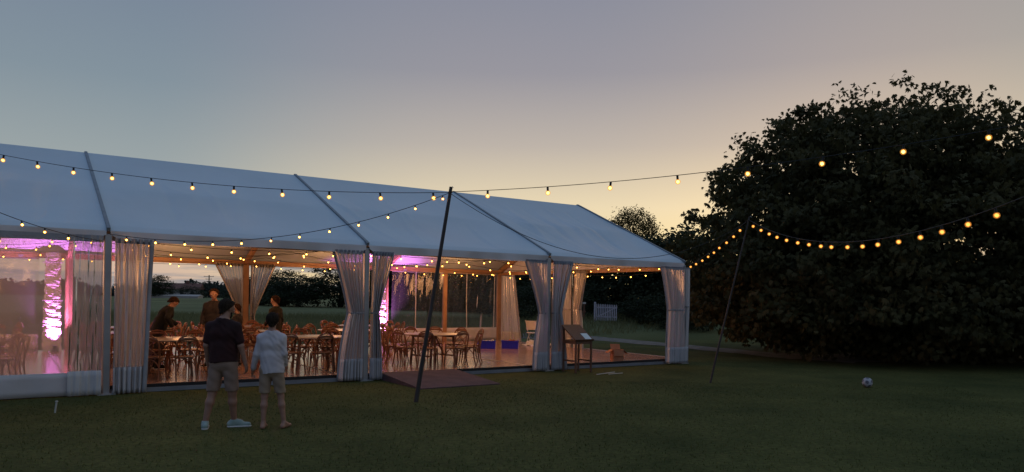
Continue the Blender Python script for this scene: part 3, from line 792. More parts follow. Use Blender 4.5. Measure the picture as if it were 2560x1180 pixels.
tables = [  # u, v, description
    (1.35, 1.55, 'behind the straight curtain'), (4.42, 1.50, 'left of the ramp post'), (7.72, 1.75, 'behind the ramp'),
    (-2.5, 1.60, 'behind the clear front wall'), (-5.6, 1.6, 'at the far left edge'),
    (.95, 4.50, 'beside the person in black'), (3.65, 4.6, 'behind the standing guests'), (6.35, 4.40, 'in mid floor near the ramp'),
    (-3.2, 4.5, 'mid floor behind the clear wall'),
    (1.35, 7.4, 'left of the orange rear post'), (4.25, 7.3, 'right by the orange rear post'), (8.05, 7.2, 'by the ramp side purple drape'),
    (-2.5, 7.4, 'before the left purple drape')]
sides = ['rear', 'rear left', 'left rear', 'left front', 'front left', 'front', 'front right', 'right front', 'right rear', 'rear right']
fc, ft = [True], [True]
for (u, v, desc) in tables:
    t = table0 if ft[0] else copy_tree(table0); ft[0] = False
    t.location = T(u, v, FLOOR); t.rotation_euler = (0, 0, RZ + random.uniform(-.3, .3))
    tag(t, 'pale topped round table ' + desc, 'table', 'round tables in the marquee')
    off = random.uniform(-.12, .12)
    for k in range(10):
        a = math.pi / 2 + 2 * math.pi * k / 10 + off + random.uniform(-.06, .06)
        rad = .98 + random.uniform(-.05, .12)
        cu, cv = u + rad * math.cos(a), v + rad * math.sin(a)
        c = chair0 if fc[0] else copy_tree(chair0); fc[0] = False
        c.location = T(cu, cv, FLOOR)
        c.rotation_euler = (0, 0, RZ + a + math.pi / 2 + random.uniform(-.14, .14))
        tag(c, f'crossback chair at the {sides[k]} of the table {desc}', 'chair', 'crossback chairs round the tables')

# ------------------------------------------------------------------ things on and by the floor
def crate(label, u, v, rz, fill):
    o = thing('crate', label, 'crate', T(u, v, FLOOR), RZ + rz)
    w_, d_, h_ = .56, .38, .29; t_ = .018
    b = MB(); b.box((0, 0, .012), (w_ - .03, d_ - .03, .02))
    for s_ in (-1, 1):
        b.box((s_ * (w_ / 2 - t_ / 2), 0, .125), (t_, d_ - 2 * t_ - .004, h_ - .02)); b.box((0, s_ * (d_ / 2 - t_ / 2), .125), (w_, t_, h_ - .02))
        b.box((0, s_ * (d_ / 2 + .004), h_ - .035), (w_ + .03, .024, .03)); b.box((s_ * (w_ / 2 + .004), 0, h_ - .035), (.024, d_ - .02, .03))
        for k in (-.18, 0, .18): b.box((k, s_ * (d_ / 2 + .003), .10), (.018, .012, .16))
    b.build('crate_body', M['blue'], o)
    b = MB()
    for k in range(5):
        x = -.2 + .1 * k; b.lathe([(0, -.05), (.05, -.03), (.06, .0), (.045, .05), (0, .06)], 10, (x, random.uniform(-.08, .08), .215 + random.uniform(-.01, .04)))
    b.build('contents', M[fill], o)
    return o
crate('blue plastic crate with pale contents, left one before the rear wall', 11.94, 5.79, .1 - RZ * .9, 'white')
crate('blue plastic crate with reddish contents, nearer the white chair', 12.72, 5.50, -.15 - RZ * .9, 'card')

o = thing('cardboard_box', 'open cardboard box with splayed flaps on the front edge of the floor', 'box', T(12.88, .32, FLOOR), RZ - .45)
b = MB(); w_, h_ = .30, .30
for s_ in (-1, 1):
    b.box((s_ * (w_ / 2), 0, h_ / 2), (.008, w_ - .012, h_)); b.box((0, s_ * (w_ / 2), h_ / 2), (w_ + .008, .008, h_))
b.box((0, 0, .006), (w_ - .02, w_ - .02, .01)); b.build('box_walls', M['card'], o)
for ax, sg, dr in (('x', -1, 28), ('x', 1, 40), ('y', -1, 75), ('y', 1, -60)):
    ln = .17; a = R(dr); e_ = .006
    if ax == 'x': p0 = (sg * (w_ / 2 + e_), 0, h_ + .003); p1 = (sg * (w_ / 2 + e_ + ln * math.cos(a)), 0, h_ - ln * math.sin(a))
    else: p0 = (0, sg * (w_ / 2 + e_), h_ + .003); p1 = (0, sg * (w_ / 2 + e_ + ln * math.cos(a)), h_ - ln * math.sin(a))
    b = MB(); b.beam(p0, p1, w_ - .02, .007); b.build('flap', M['card'], o)

o = thing('bottle', 'small dark bottle left on the floor near the open right end', 'bottle', T(12.75, 2.9, FLOOR), 0)
b = MB(); b.lathe([(.03, 0), (.034, .01), (.034, .12), (.014, .16), (.012, .20), (.014, .205)], 12); b.build('glass_body', M['black'], o)
b = MB(); b.lathe([(.014, .2), (.015, .222), (0, .224)], 10); b.build('cap', M['alu'], o)

# lectern on the grass
o = thing('lectern', 'brown wooden lectern with sloping top and a paper on it', 'lectern', T(2 * BAY + .52, -.62), RZ)
lw, ld, hb, hf = .50, .50, 1.14, .82     # back legs are on the marquee side (+y)
for x in (-lw / 2, lw / 2):
    for y, h in ((ld / 2, hb), (-ld / 2, hf)):
        b = MB(); b.box((x, y, h / 2), (.045, .045, h), bev=.005); b.build('leg', M['wood'], o)
    b = MB(); b.box((x, 0, .78), (.028, ld - .05, .09)); b.build('apron', M['wood'], o)
    b = MB(); b.box((x, 0, .30), (.028, ld - .05, .04)); b.build('stretcher', M['wood'], o)
for y in (-ld / 2, ld / 2):
    b = MB(); b.box((0, y, .78), (lw - .05, .028, .09)); b.build('apron', M['wood'], o)
ang = math.atan2(hb - hf, ld)
Mx = Matrix.Rotation(ang, 3, 'X')
cz = (hb + hf) / 2 + .03
b = MB(); b.box((0, 0, cz), (.60, .70, .028), Mx); top = b.build('sloping_top', M['wood'], o)
b = MB(); b.box(Vector((0, 0, cz)) + Mx @ Vector((0, -.345, .026)), (.60, .02, .028), Mx); b.build('ledge', M['wood'], top)
b = MB(); b.box(Vector((0, 0, cz)) + Mx @ Vector((.15, -.20, .018)), (.21, .29, .003), Mx); pp = b.build('paper', M['paper'])
tag(pp, 'sheet of white paper lying on the low corner of the lectern', 'paper'); pp.location = o.location; pp.rotation_euler = o.rotation_euler

# white chair and rolled plastic at the open end
o = thing('garden_chair', 'white folding chair at the open rear corner of the floor', 'chair', T(3 * BAY - .45, 6.9, FLOOR), RZ + R(-60))
b = MB(); b.box((0, 0, .44), (.42, .40, .03), bev=.01); b.build('seat', M['white'], o)
b = MB(); b.box((0, -.24, .72), (.42, .025, .34), Matrix.Rotation(R(12), 3, 'X'), bev=.01); b.build('backrest', M['white'], o)
for sx_ in (-1, 1):
    b = MB(); b.tube([(sx_ * .225, .22, 0), (sx_ * .225, -.02, .44), (sx_ * .225, -.27, .9)], .014, 6); b.build('leg', M['white'], o)
    b = MB(); b.tube([(sx_ * .20, -.26, 0), (sx_ * .20, -.05, .28), (sx_ * .20, .15, .43)], .014, 6); b.build('leg', M['white'], o)
o = thing('plastic_roll', 'crumpled roll of white plastic sheet on the floor by the white chair', 'plastic sheet', T(3 * BAY - .75, 6.15, FLOOR), RZ + R(95))
b = MB(); pts = [(-.8 + 1.5 * k / 20, .05 * math.sin(k * .9), .075 + .012 * math.sin(k * 1.7)) for k in range(21)]
b.tube(pts, [.065 + .012 * math.sin(k * 2.1) + (.05 if 13 < k < 18 else 0) for k in range(21)], 12); b.build('roll', M['white'], o)
b = MB(); b.grid(lambda s, t: (-.78 + 1.4 * s, .06 + .25 * t, .06 * (1 - t) + .012 + .012 * math.sin(s * 23 + t * 4)), 24, 5); solid(b.build('loose_flap', M['white'], o), .004)

# strips and stakes on the lawn
for lab, x, y, a, ln in (('long white strip lying on the grass near the lectern', 2.38, 18.55, .62, .62), ('short white strip lying on the grass near the lectern', 2.62, 18.50, .35, .40)):
    b = MB(); b.box((0, 0, .022), (ln, .035, .012), bev=.004); q = b.build('white_strip', M['pale_stake'])
    q.location = (x, y, .01); q.rotation_euler = (0, R(-3), a); tag(q, lab, 'strip')
b = MB(); b.tube([(0, 0, -.05), (.03, 0, .17)], .013, 6); b.lathe([(.0, .0), (.022, .004), (.022, .02), (0, .024)], 8, (.03, 0, .165)); q = b.build('tent_peg', M['pale_stake'])
q.location = (-7.05, 11.45, 0); tag(q, 'pale tent peg standing in the grass before the clear wall', 'peg')

# football
import bmesh
bm = bmesh.new(); bmesh.ops.create_icosphere(bm, subdivisions=4, radius=.112)
phi = (1 + 5 ** .5) / 2
pent = [Vector(v).normalized() for a in (-1, 1) for b_ in (-phi, phi) for v in ((0, a, b_), (a, b_, 0), (b_, 0, a))]
for f in bm.faces:
    c = f.calc_center_median().normalized(); f.smooth = True
    f.material_index = 1 if max(c.dot(q) for q in pent) > .945 else 0
me = bpy.data.meshes.new('football'); bm.to_mesh(me); bm.free()
me.materials.append(M['ballgrey']); me.materials.append(M['balldark'])
fb = bpy.data.objects.new('football', me); COL.objects.link(fb); fb.location = (8.0, 16.6, .112); fb.rotation_euler = (.5, .9, .2)
tag(fb, 'white football with dark patches lying on the lawn before the big tree', 'football')

# white picket gate on the bank
gx, gy = 4.88, 42.5
o = gate_ = thing('picket_gate', 'open white picket gate standing before the dark hedge', 'gate', (gx, gy, gz(gx, gy) + .05), R(-28))
for k in range(12):
    x = k * .125; b = MB(); h = 1.05 - .004 * k
    b.box((x, 0, h / 2 + .05), (.07, .02, h)); b.add([(x - .035, -.01, h + .05), (x + .035, -.01, h + .05), (x, -.01, h + .12), (x - .035, .01, h + .05), (x + .035, .01, h + .05), (x, .01, h + .12)], [(0, 1, 2), (5, 4, 3), (0, 2, 5, 3), (1, 4, 5, 2)])
    b.build('picket', M['whitepaint'], o)
for z in (.3, .92):
    b = MB(); b.box((.69, .025, z), (1.46, .028, .08)); b.build('rail', M['whitepaint'], o)
b = MB(); b.beam((.05, .045, .3), (1.33, .045, .92), .028, .07); b.build('diagonal_brace', M['whitepaint'], o)
b = MB(); b.box((-.13, .0, .62), (.11, .11, 1.3), bev=.01); b.build('hanging_post', M['whitepaint'], o)
gate_.scale = (.86, .86, .86)
# low rail fence left of the gate
o = thing('rail_fence', 'short pale rail fence left of the white picket gate', 'fence', (2.55, 43.6, gz(2.55, 43.6)), R(-4))
for x in (0, .85, 1.7):
    b = MB(); b.box((x, 0, .5), (.1, .1, 1.15)); b.build('post', M['wood'], o)
b = MB(); b.box((.85, -.07, 1.0), (1.9, .035, .1)); b.build('rail', M['pale_stake'], o)
b = MB(); b.box((.85, -.07, .5), (1.9, .035, .1)); b.build('rail', M['wood'], o)

# utility poles and a farmhouse across the field
def upole(label, x, y, h, arms):
    o = thing('utility_pole', label, 'utility pole', (x, y, gz(x, y)))
    b = MB(); b.tube([(0, 0, -.3), (0, 0, h)], [.30, .22], 8); b.build('shaft', M['polewood'], o)
    for (z, wd) in arms:
        b = MB(); b.box((0, -.28, z), (wd, .14, .18)); ar = b.build('crossarm', M['polewood'], o)
        for k in (-1, 1):
            b = MB(); b.lathe([(.05, 0), (.09, .05), (.05, .1), (.09, .15), (.04, .2)], 8, (k * wd * .45, -.28, z + .09)); b.build('insulator', M['base'], ar)
upole('dark utility pole with three crossarms standing in the field', -127.0, 310, 9.2, ((8.6, 4.2), (7.5, 2.6), (6.4, 4.0)))
upole('tall distant mast with a short crossarm above the trees', -102.0, 310, 13.8, ((13.2, 5.0), (12.6, 3.0)))
fx, fy = -118.0, 262.0
o = thing('farmhouse', 'low distant farmhouse with reddish roof beyond the field', 'house', (fx, fy, gz(fx, fy)), R(8))
b = MB(); b.box((0, 0, 1.4), (15, 7, 2.8)); b.build('wall', M['plaster'], o)
b = MB(); b.add([(-8, -4, 2.8), (8, -4, 2.8), (8, 4, 2.8), (-8, 4, 2.8), (-8, 0, 5.0), (8, 0, 5.0)], [(0, 1, 5, 4), (2, 3, 4, 5), (1, 2, 5), (3, 0, 4), (0, 3, 2, 1)]); rf = b.build('roof', M['tile'], o)
b = MB(); b.box((3, 0, 5.2), (.9, .9, 1.4)); b.build('chimney', M['tile'], rf)
for x in (-5, -1.5, 2, 5.5):
    b = MB(); b.box((x, -3.52, 1.6), (1.2, .05, 1.1)); b.build('window', M['black'], o)
o = thing('glasshouse', 'long pale glasshouse strip far across the field', 'glasshouse', (-109, 232, gz(-109, 232)), R(5))
b = MB(); b.box((0, 0, .3), (22, 5, .6)); b.build('wall', M['plaster'], o)
b = MB(); b.add([(-11.2, -2.7, .6), (11.2, -2.7, .6), (11.2, 2.7, .6), (-11.2, 2.7, .6), (-11.2, 0, 1.15), (11.2, 0, 1.15)], [(0, 1, 5, 4), (2, 3, 4, 5), (1, 2, 5), (3, 0, 4), (0, 3, 2, 1)]); b.build('roof', M['plaster'], o)

# ------------------------------------------------------------------ foliage
def unit(n): 
    d = RNG.normal(size=(n, 3)); return d / np.linalg.norm(d, axis=1, keepdims=True)
def leaf_fans(C, size, leaflets, droop, out):
    """palmate leaves: C centres (n,3); out = outward directions; one 4-sided leaflet per finger"""
    n = len(C)
    ax = out * .6 + np.array([0, 0, -droop]) + RNG.normal(0, .45, (n, 3)); ax /= np.linalg.norm(ax, axis=1, keepdims=True)
    ref = RNG.normal(size=(n, 3)); sd = np.cross(ax, ref); sd /= np.linalg.norm(sd, axis=1, keepdims=True)
    sz = size * RNG.uniform(.65, 1.25, n)
    V = []
    angs = np.linspace(-1.15, 1.15, leaflets) if leaflets > 1 else np.array([0.0])
    nrm = np.cross(sd, ax)
    for a in angs:
        d = ax * math.cos(a) + sd * math.sin(a); p = np.cross(nrm, d)
        ln = (sz * (1 - .22 * abs(a)))[:, None]; wd = ln * (.19 if leaflets > 1 else .33)
        tip = C + d * ln - np.array([0, 0, 1]) * ln * .18
        mid = C + d * ln * .62
        V.append(np.stack([C, mid - p * wd, tip, mid + p * wd], 1))
    V = np.concatenate(V).reshape(-1, 3)
    return V, np.arange(len(V)).reshape(-1, 4)

def crown_points(ells, nclump, rc, per, shell=.55, zmin=.3, flat=.62, wob=.12):
    """clumps spread through a union of ellipsoids, denser near the outside"""
    tot = np.array([e[1][0] * e[1][1] * e[1][2] for e in ells]) ** (2 / 3); pr = tot / tot.sum()
    which = RNG.choice(len(ells), nclump * 2, p=pr)
    c = np.array([e[0] for e in ells])[which]; r = np.array([e[1] for e in ells])[which]
    d = unit(nclump * 2)
    rad = RNG.uniform(shell ** 3, 1.0, nclump * 2) ** (1 / 3)
    ph = np.sin(d[:, 0] * 5.1 + d[:, 2] * 7.3 + which) * np.sin(d[:, 1] * 6.2 - d[:, 2] * 4.1 + 1.3)
    rad *= 1 + wob * ph + RNG.normal(0, .3 * wob, len(rad))
    P = c + d * r * rad[:, None]
    P = P[P[:, 2] > zmin][:nclump]
    cc = np.mean(np.array([e[0] for e in ells]), axis=0)
    n = len(P)
    R_ = rc * RNG.uniform(.6, 1.35, n)
    pts = P[:, None, :] + np.clip(RNG.normal(0, .42, (n, per, 3)), -.75, .75) * R_[:, None, None] * np.array([1, 1, flat])
    pts = pts.reshape(-1, 3); pts = pts[pts[:, 2] > zmin * .5]
    o_ = pts - cc; o_ /= np.linalg.norm(o_, axis=1, keepdims=True) + 1e-6
    return pts, o_, P

def tree(name, label, cat, loc, ells, nclump, rc, per, size, leaflets, droop, mat_, trunk_r, trunk_h, limbs=7, shell=.55, zmin=.3, group=None, rz=0, flat=.62, wob=.12, parts=('crown', 'trunk')):
    o = thing(name, label, cat, loc, rz, group)
    pts, out_, P = crown_points(ells, nclump, rc, per, shell, zmin, flat, wob)
    V, Q = leaf_fans(pts, size, leaflets, droop, out_)
    link(parts[0], np_mesh(parts[0], V, quads=Q), M[mat_], o)
    b = MB()
    b.tube([(0, 0, -.3), (.03, 0, trunk_h * .3), (.0, .05, trunk_h * .7), (0, 0, trunk_h)], [trunk_r * 1.35, trunk_r, trunk_r * .85, trunk_r * .6], 12)
    for k in range(limbs):
        tgt = Vector(P[RNG.integers(len(P))]) * .92
        st = Vector((0, 0, trunk_h * random.uniform(.45, 1.0))); mid = st.lerp(tgt, .5) + Vector((0, 0, .12 * (tgt - st).length))
        b.tube([st, st.lerp(mid, .5) + Vector((0, 0, .05)), mid, mid.lerp(tgt, .6), tgt], [trunk_r * .5, trunk_r * .36, trunk_r * .25, trunk_r * .14, trunk_r * .05], 7)
    b.build(parts[1], M['bark'], o)
    return o

# the great horse chestnut on the right
E = [((0, 0, 3.9), (6.9, 6.5, 4.5)), ((-.1, 0, 6.3), (5.2, 4.7, 3.1)), ((1.9, -.2, 6.9), (1.8, 1.9, 2.0)), ((-.7, .3, 7.2), (2.1, 2.3, 1.85)), ((3.0, 0, 3.8), (4.7, 5.2, 3.4)), ((-2.7, -1.6, 2.6), (3.4, 4.4, 2.4)), ((.5, -2.4, 1.7), (6.0, 4.2, 1.75)), ((-4.1, -.4, 2.5), (2.9, 3.8, 2.2)), ((4.4, -1.4, 1.7), (5.0, 4.4, 1.8))]
tree('chestnut_tree', 'huge dark spreading chestnut tree reaching down to the lawn on the right', 'tree', (13.1, 26.6, 0), E, 3600, .66, 36, .145, 5, .6, 'leaf_chestnut', .55, 3.6, limbs=16, shell=.50, zmin=.18, flat=.45, wob=.075)
E = [((0, 0, 4.3), (4.6, 4.6, 4.0)), ((-.4, 0, 6.3), (3.0, 3.2, 2.3))]
tree('chestnut_tree', 'dark tree cut by the right edge of the picture beside the huge chestnut', 'tree', (22.0, 25.4, 0), E, 950, .66, 36, .145, 5, .6, 'leaf_chestnut', .4, 3.2, limbs=9, shell=.45, flat=.45, wob=.08)

# sunset-lit tree that shows over the marquee's end
E = [((0, 0, 5.9), (2.0, 2.0, 2.7)), ((1.2, 0, 4.8), (1.6, 1.7, 2.4)), ((-.6, .2, 6.7), (1.3, 1.4, 1.5))]
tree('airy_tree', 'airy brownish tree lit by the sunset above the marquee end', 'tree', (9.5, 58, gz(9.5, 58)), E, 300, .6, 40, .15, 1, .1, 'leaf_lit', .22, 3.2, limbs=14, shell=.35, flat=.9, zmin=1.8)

# dark trees and bushes behind the marquee; each with its own crown, three crown meshes shared
def ptree(label, px, Y, h, wd, kind, k):
    x = (px - 1280) / F * Y
    protos = PROT[kind]
    src = protos[k % len(protos)]
    if src[1]:
        o = src[0]; src[1] = False
    else: o = copy_tree(src[0])
    o.location = (x, Y, gz(x, Y) - .05); o.rotation_euler = (0, 0, random.uniform(0, 6.28))
    o.scale = (wd / 6.0, wd / 6.0, h / 7.0)
    return tag(o, label, 'bush' if kind == 'bush' else 'tree', 'dark bushes and trees beyond the marquee')
PROT = {'tree': [], 'bush': []}
for q in range(3):
    E = [((0, 0, 3.9), (2.9, 2.8, 3.0)), ((random.uniform(-.8, .8), random.uniform(-.8, .8), 5.3), (1.9, 1.9, 1.7)), ((random.uniform(-1, 1), 0, 2.2), (3.0, 2.9, 2.1))]
    PROT['tree'].append([tree('dark_tree', 'x', 'tree', (0, 0, 0), E, 300, .75, 20, .26, 1, .2, 'leaf_dark', .22, 2.6, limbs=8, shell=.45, zmin=.15), True])
for q in range(2):
    E = [((0, 0, 2.8), (3.0, 2.6, 3.9)), ((1.0, .4, 2.3), (2.2, 2.3, 3.1))]
    PROT['bush'].append([tree('dark_bush', 'x', 'bush', (0, 0, 0), E, 220, .8, 20, .26, 1, .2, 'leaf_dark', .12, 1.6, limbs=6, shell=.45, zmin=.1, parts=('foliage', 'stems')), True])
lst = [  # px, distance, height, width, kind, label
    (852, 112, 7.2, 9.5, 'tree', 'dark round tree at the field edge left of the ramp post'), (925, 108, 8.2, 10.0, 'tree', 'dark tree at the field edge behind the ramp post curtains'),
    (985, 104, 8.0, 9.5, 'tree', 'dark tree beyond the purple drape near the ramp'), (1045, 100, 8.4, 10.0, 'tree', 'dark tree beyond the left clear rear panel'),
    (1110, 98, 8.0, 10.0, 'tree', 'dark tree beyond the middle post of the rear wall'), (1180, 96, 8.4, 10.0, 'tree', 'dark tree beyond the right clear rear panel'),
    (1250, 84, 8.0, 9.5, 'tree', 'dark tree beyond the rear corner post'), (1312, 66, 7.0, 7.6, 'tree', 'dark tree beyond the blue crates'),
    (1378, 58, 6.6, 7.0, 'tree', 'dark tree beyond the post behind the lectern'), (1440, 51, 6.2, 6.0, 'tree', 'dark tree beyond the lectern'),
    (1505, 50, 5.6, 6.0, 'tree', 'dark tree right behind the picket gate'), (1570, 49, 5.6, 6.0, 'tree', 'dark tree right of the picket gate'),
    (1635, 48, 5.4, 5.8, 'tree', 'dark tree left of the marquee corner curtain'), (1700, 47, 5.2, 5.8, 'tree', 'dark tree behind the marquee corner curtain'), (1770, 46, 6.2, 6.0, 'tree', 'dark tree between marquee corner and chestnut'),
    (1420, 46.5, 2.6, 4.6, 'bush', 'low bush left of the picket gate'), (1600, 43.5, 1.7, 3.4, 'bush', 'low rounded bush right of the picket gate'), (1655, 42, 1.9, 3.2, 'bush', 'low rounded bush beside the corner curtain'),
    (1720, 40, 2.2, 3.6, 'bush', 'low bush behind the corner curtain'), (1330, 46, 2.4, 4.6, 'bush', 'low bush behind the white garden chair'), (1255, 78, 2.8, 7.0, 'bush', 'low bush behind the rear corner'),
    (1150, 92, 2.6, 9.0, 'bush', 'low bush behind the right clear rear panel'), (1060, 95, 2.4, 9.0, 'bush', 'low bush behind the left clear rear panel'),
    (655, 118, 4.8, 9.5, 'tree', 'distant field tree under the mast'), (700, 112, 5.4, 9.0, 'tree', 'distant field tree just right of the mast'), (745, 108, 4.6, 8.5, 'tree', 'distant field tree left of the dark trees'),
    (610, 128, 4.2, 9.0, 'bush', 'distant hedge clump behind the orange rear post'),
    (395, 232, 7.0, 11.0, 'tree', 'distant rounded tree at the left of the open bay'), (362, 238, 5.4, 11.0, 'tree', 'distant tree behind the straight curtain'), (470, 240, 4.2, 10, 'bush', 'far hedge clump right of the farmhouse')]
for k, (px, Y, h, wd, kd, lab) in enumerate(lst): ptree(lab, px, Y, h, wd, kd, k)

# far-off wood along the horizon, one mass
n = 2600
px = RNG.uniform(-900, 800, n); Y = RNG.uniform(262, 300, n)
hh = 3.4 + 1.4 * np.sin(px * .013) + .9 * np.sin(px * .041 + 1) + .6 * np.sin(px * .11) + np.where(px > 480, .9, 0)
X = (px - 1280) / F * Y
C = np.stack([X, Y, hh * RNG.uniform(0, 1, n) ** .6], 1)
C = (C[:, None, :] + RNG.normal(0, .8, (n, 12, 3)) * np.array([1.4, 1, .5])).reshape(-1, 3); C[:, 2] = np.abs(C[:, 2])
V, Q = leaf_fans(C, 1.5, 1, .1, unit(len(C)))
tag(link('far_wood', np_mesh('far_wood', V, quads=Q), M['leaf_far']), 'far dark line of woods along the horizon', 'woods', kind='stuff')

# grass
V1, T1 = blades(34000, (-9, 10), (7.6, 17), .028, .006, lambda x, y: (np.abs(x) < y * .75) & ((x - PX) * -AY + (y - PY) * AX < -.2))
gr = leaf_mat('lawn_grass', (.060, .070, .021), (.134, .136, .042), scale=.4, trans=.2)
tag(link('lawn_grass', np_mesh('lawn_grass', V1, tris=T1), gr), 'short dusky grass of the lawn', 'grass', kind='stuff')
V2, T2 = blades(60000, (-34, 8), (20, 62), .42, .018, lambda x, y: ((x - PX) * -AY + (y - PY) * AX > 12.5) & (y - .55 * x > 30.0))
gf_ = leaf_mat('field_grass', (.115, .12, .055), (.19, .19, .085), scale=.15, trans=.3)
tag(link('field_grass', np_mesh('field_grass', V2, tris=T2), gf_), 'longer rough grass in the field behind the marquee', 'grass', kind='stuff')

# ------------------------------------------------------------------ people
def surface_nets(Fv, org, h):
    S = Fv < 0
    nx_, ny_, nz_ = Fv.shape
    cnt = np.zeros((nx_ - 1, ny_ - 1, nz_ - 1)); acc = np.zeros((nx_ - 1, ny_ - 1, nz_ - 1, 3))
    cor = [(i, j, k) for i in (0, 1) for j in (0, 1) for k in (0, 1)]
    def V_(A, c): return A[c[0]:nx_ - 1 + c[0], c[1]:ny_ - 1 + c[1], c[2]:nz_ - 1 + c[2]]
    for a in cor:
        for ax in range(3):
            if a[ax] == 1: continue
            b_ = list(a); b_[ax] = 1; b_ = tuple(b_)
            fa, fb_ = V_(Fv, a), V_(Fv, b_); m = (fa < 0) != (fb_ < 0)
            t = np.where(m, fa / np.where(m, fa - fb_, 1), 0)
            for q in range(3):
                acc[..., q] += np.where(m, a[q] + (t if q == ax else 0), 0)
            cnt += m
    act = cnt > 0; idx = -np.ones(act.shape, int); idx[act] = np.arange(act.sum())
    ii = np.argwhere(act); P = (ii + acc[act] / cnt[act][:, None]) * h + org
    quads = []
    for ax in range(3):
        o1, o2 = (ax + 1) % 3, (ax + 2) % 3
        s0 = [slice(1, -1)] * 3; s0[ax] = slice(0, -1); s1 = [slice(1, -1)] * 3; s1[ax] = slice(1, None)
        A, B = S[tuple(s0)], S[tuple(s1)]
        for flip, m in ((False, A & ~B), (True, ~A & B)):
            e_ = np.argwhere(m)
            if len(e_) == 0: continue
            e_[:, o1] += 1; e_[:, o2] += 1
            c = []
            for d1, d2 in ((0, 0), (-1, 0), (-1, -1), (0, -1)):
                q = e_.copy(); q[:, o1] += d1; q[:, o2] += d2; c.append(idx[q[:, 0], q[:, 1], q[:, 2]])
            q = np.stack(c, 1); quads.append(q[:, ::-1] if flip else q)
    return P, np.concatenate(quads)

class SDF:
    def __init__(s, lo, hi, h):
        s.h = h; s.lo = np.array(lo, float); n = np.ceil((np.array(hi) - s.lo) / h).astype(int) + 1
        s.F = np.full(n, 9.0); s.n = n
    def _box(s, lo, hi, pad):
        a = np.clip(((np.array(lo) - pad - s.lo) / s.h).astype(int), 0, s.n - 1); b_ = np.clip(((np.array(hi) + pad - s.lo) / s.h).astype(int) + 2, 1, s.n)
        sl_ = tuple(slice(i, j) for i, j in zip(a, b_))
        g = np.stack(np.meshgrid(*[s.lo[q] + np.arange(a[q], b_[q]) * s.h for q in range(3)], indexing='ij'), -1)
        return sl_, g
    def put(s, sl_, d, k):
        f = s.F[sl_]
        if k <= 0: s.F[sl_] = np.minimum(f, d); return
        hh_ = np.clip(.5 + .5 * (f - d) / k, 0, 1)
        s.F[sl_] = f * (1 - hh_) + d * hh_ - k * hh_ * (1 - hh_)
    def cap(s, a, b_, ra, rb, k=.02, sq=(1, 1, 1)):
        a, b_ = np.array(a, float), np.array(b_, float); r = max(ra, rb)
        sl_, g = s._box(np.minimum(a, b_) - r, np.maximum(a, b_) + r, k * 2 + .03)
        sq = np.array(sq); d = (b_ - a); L2 = max((d * d).sum(), 1e-9)
        t = np.clip(((g - a) @ d) / L2, 0, 1)
        p_ = (g - a - t[..., None] * d) * sq
        s.put(sl_, np.sqrt((p_ ** 2).sum(-1)) - (ra + (rb - ra) * t), k)
    def ell(s, c, r, k=.02):
        c, r = np.array(c, float), np.array(r, float)
        sl_, g = s._box(c - r, c + r, k * 2 + .03)
        q = (g - c) / r; l = np.sqrt((q ** 2).sum(-1)); l2 = np.sqrt(((q / r) ** 2).sum(-1)) + 1e-9
        s.put(sl_, l * (l - 1) / l2, k)
    def cut(s, fn):               # remove where fn(p) > 0
        g = np.stack(np.meshgrid(*[s.lo[q] + np.arange(s.n[q]) * s.h for q in range(3)], indexing='ij'), -1)
        s.F = np.maximum(s.F, fn(g))
    def build(s, name, m, parent, sc_=1.0):
        P, Q = surface_nets(s.F, s.lo, s.h)
        return link(name, np_mesh(name, P * sc_, quads=Q, smooth=True), m, parent)

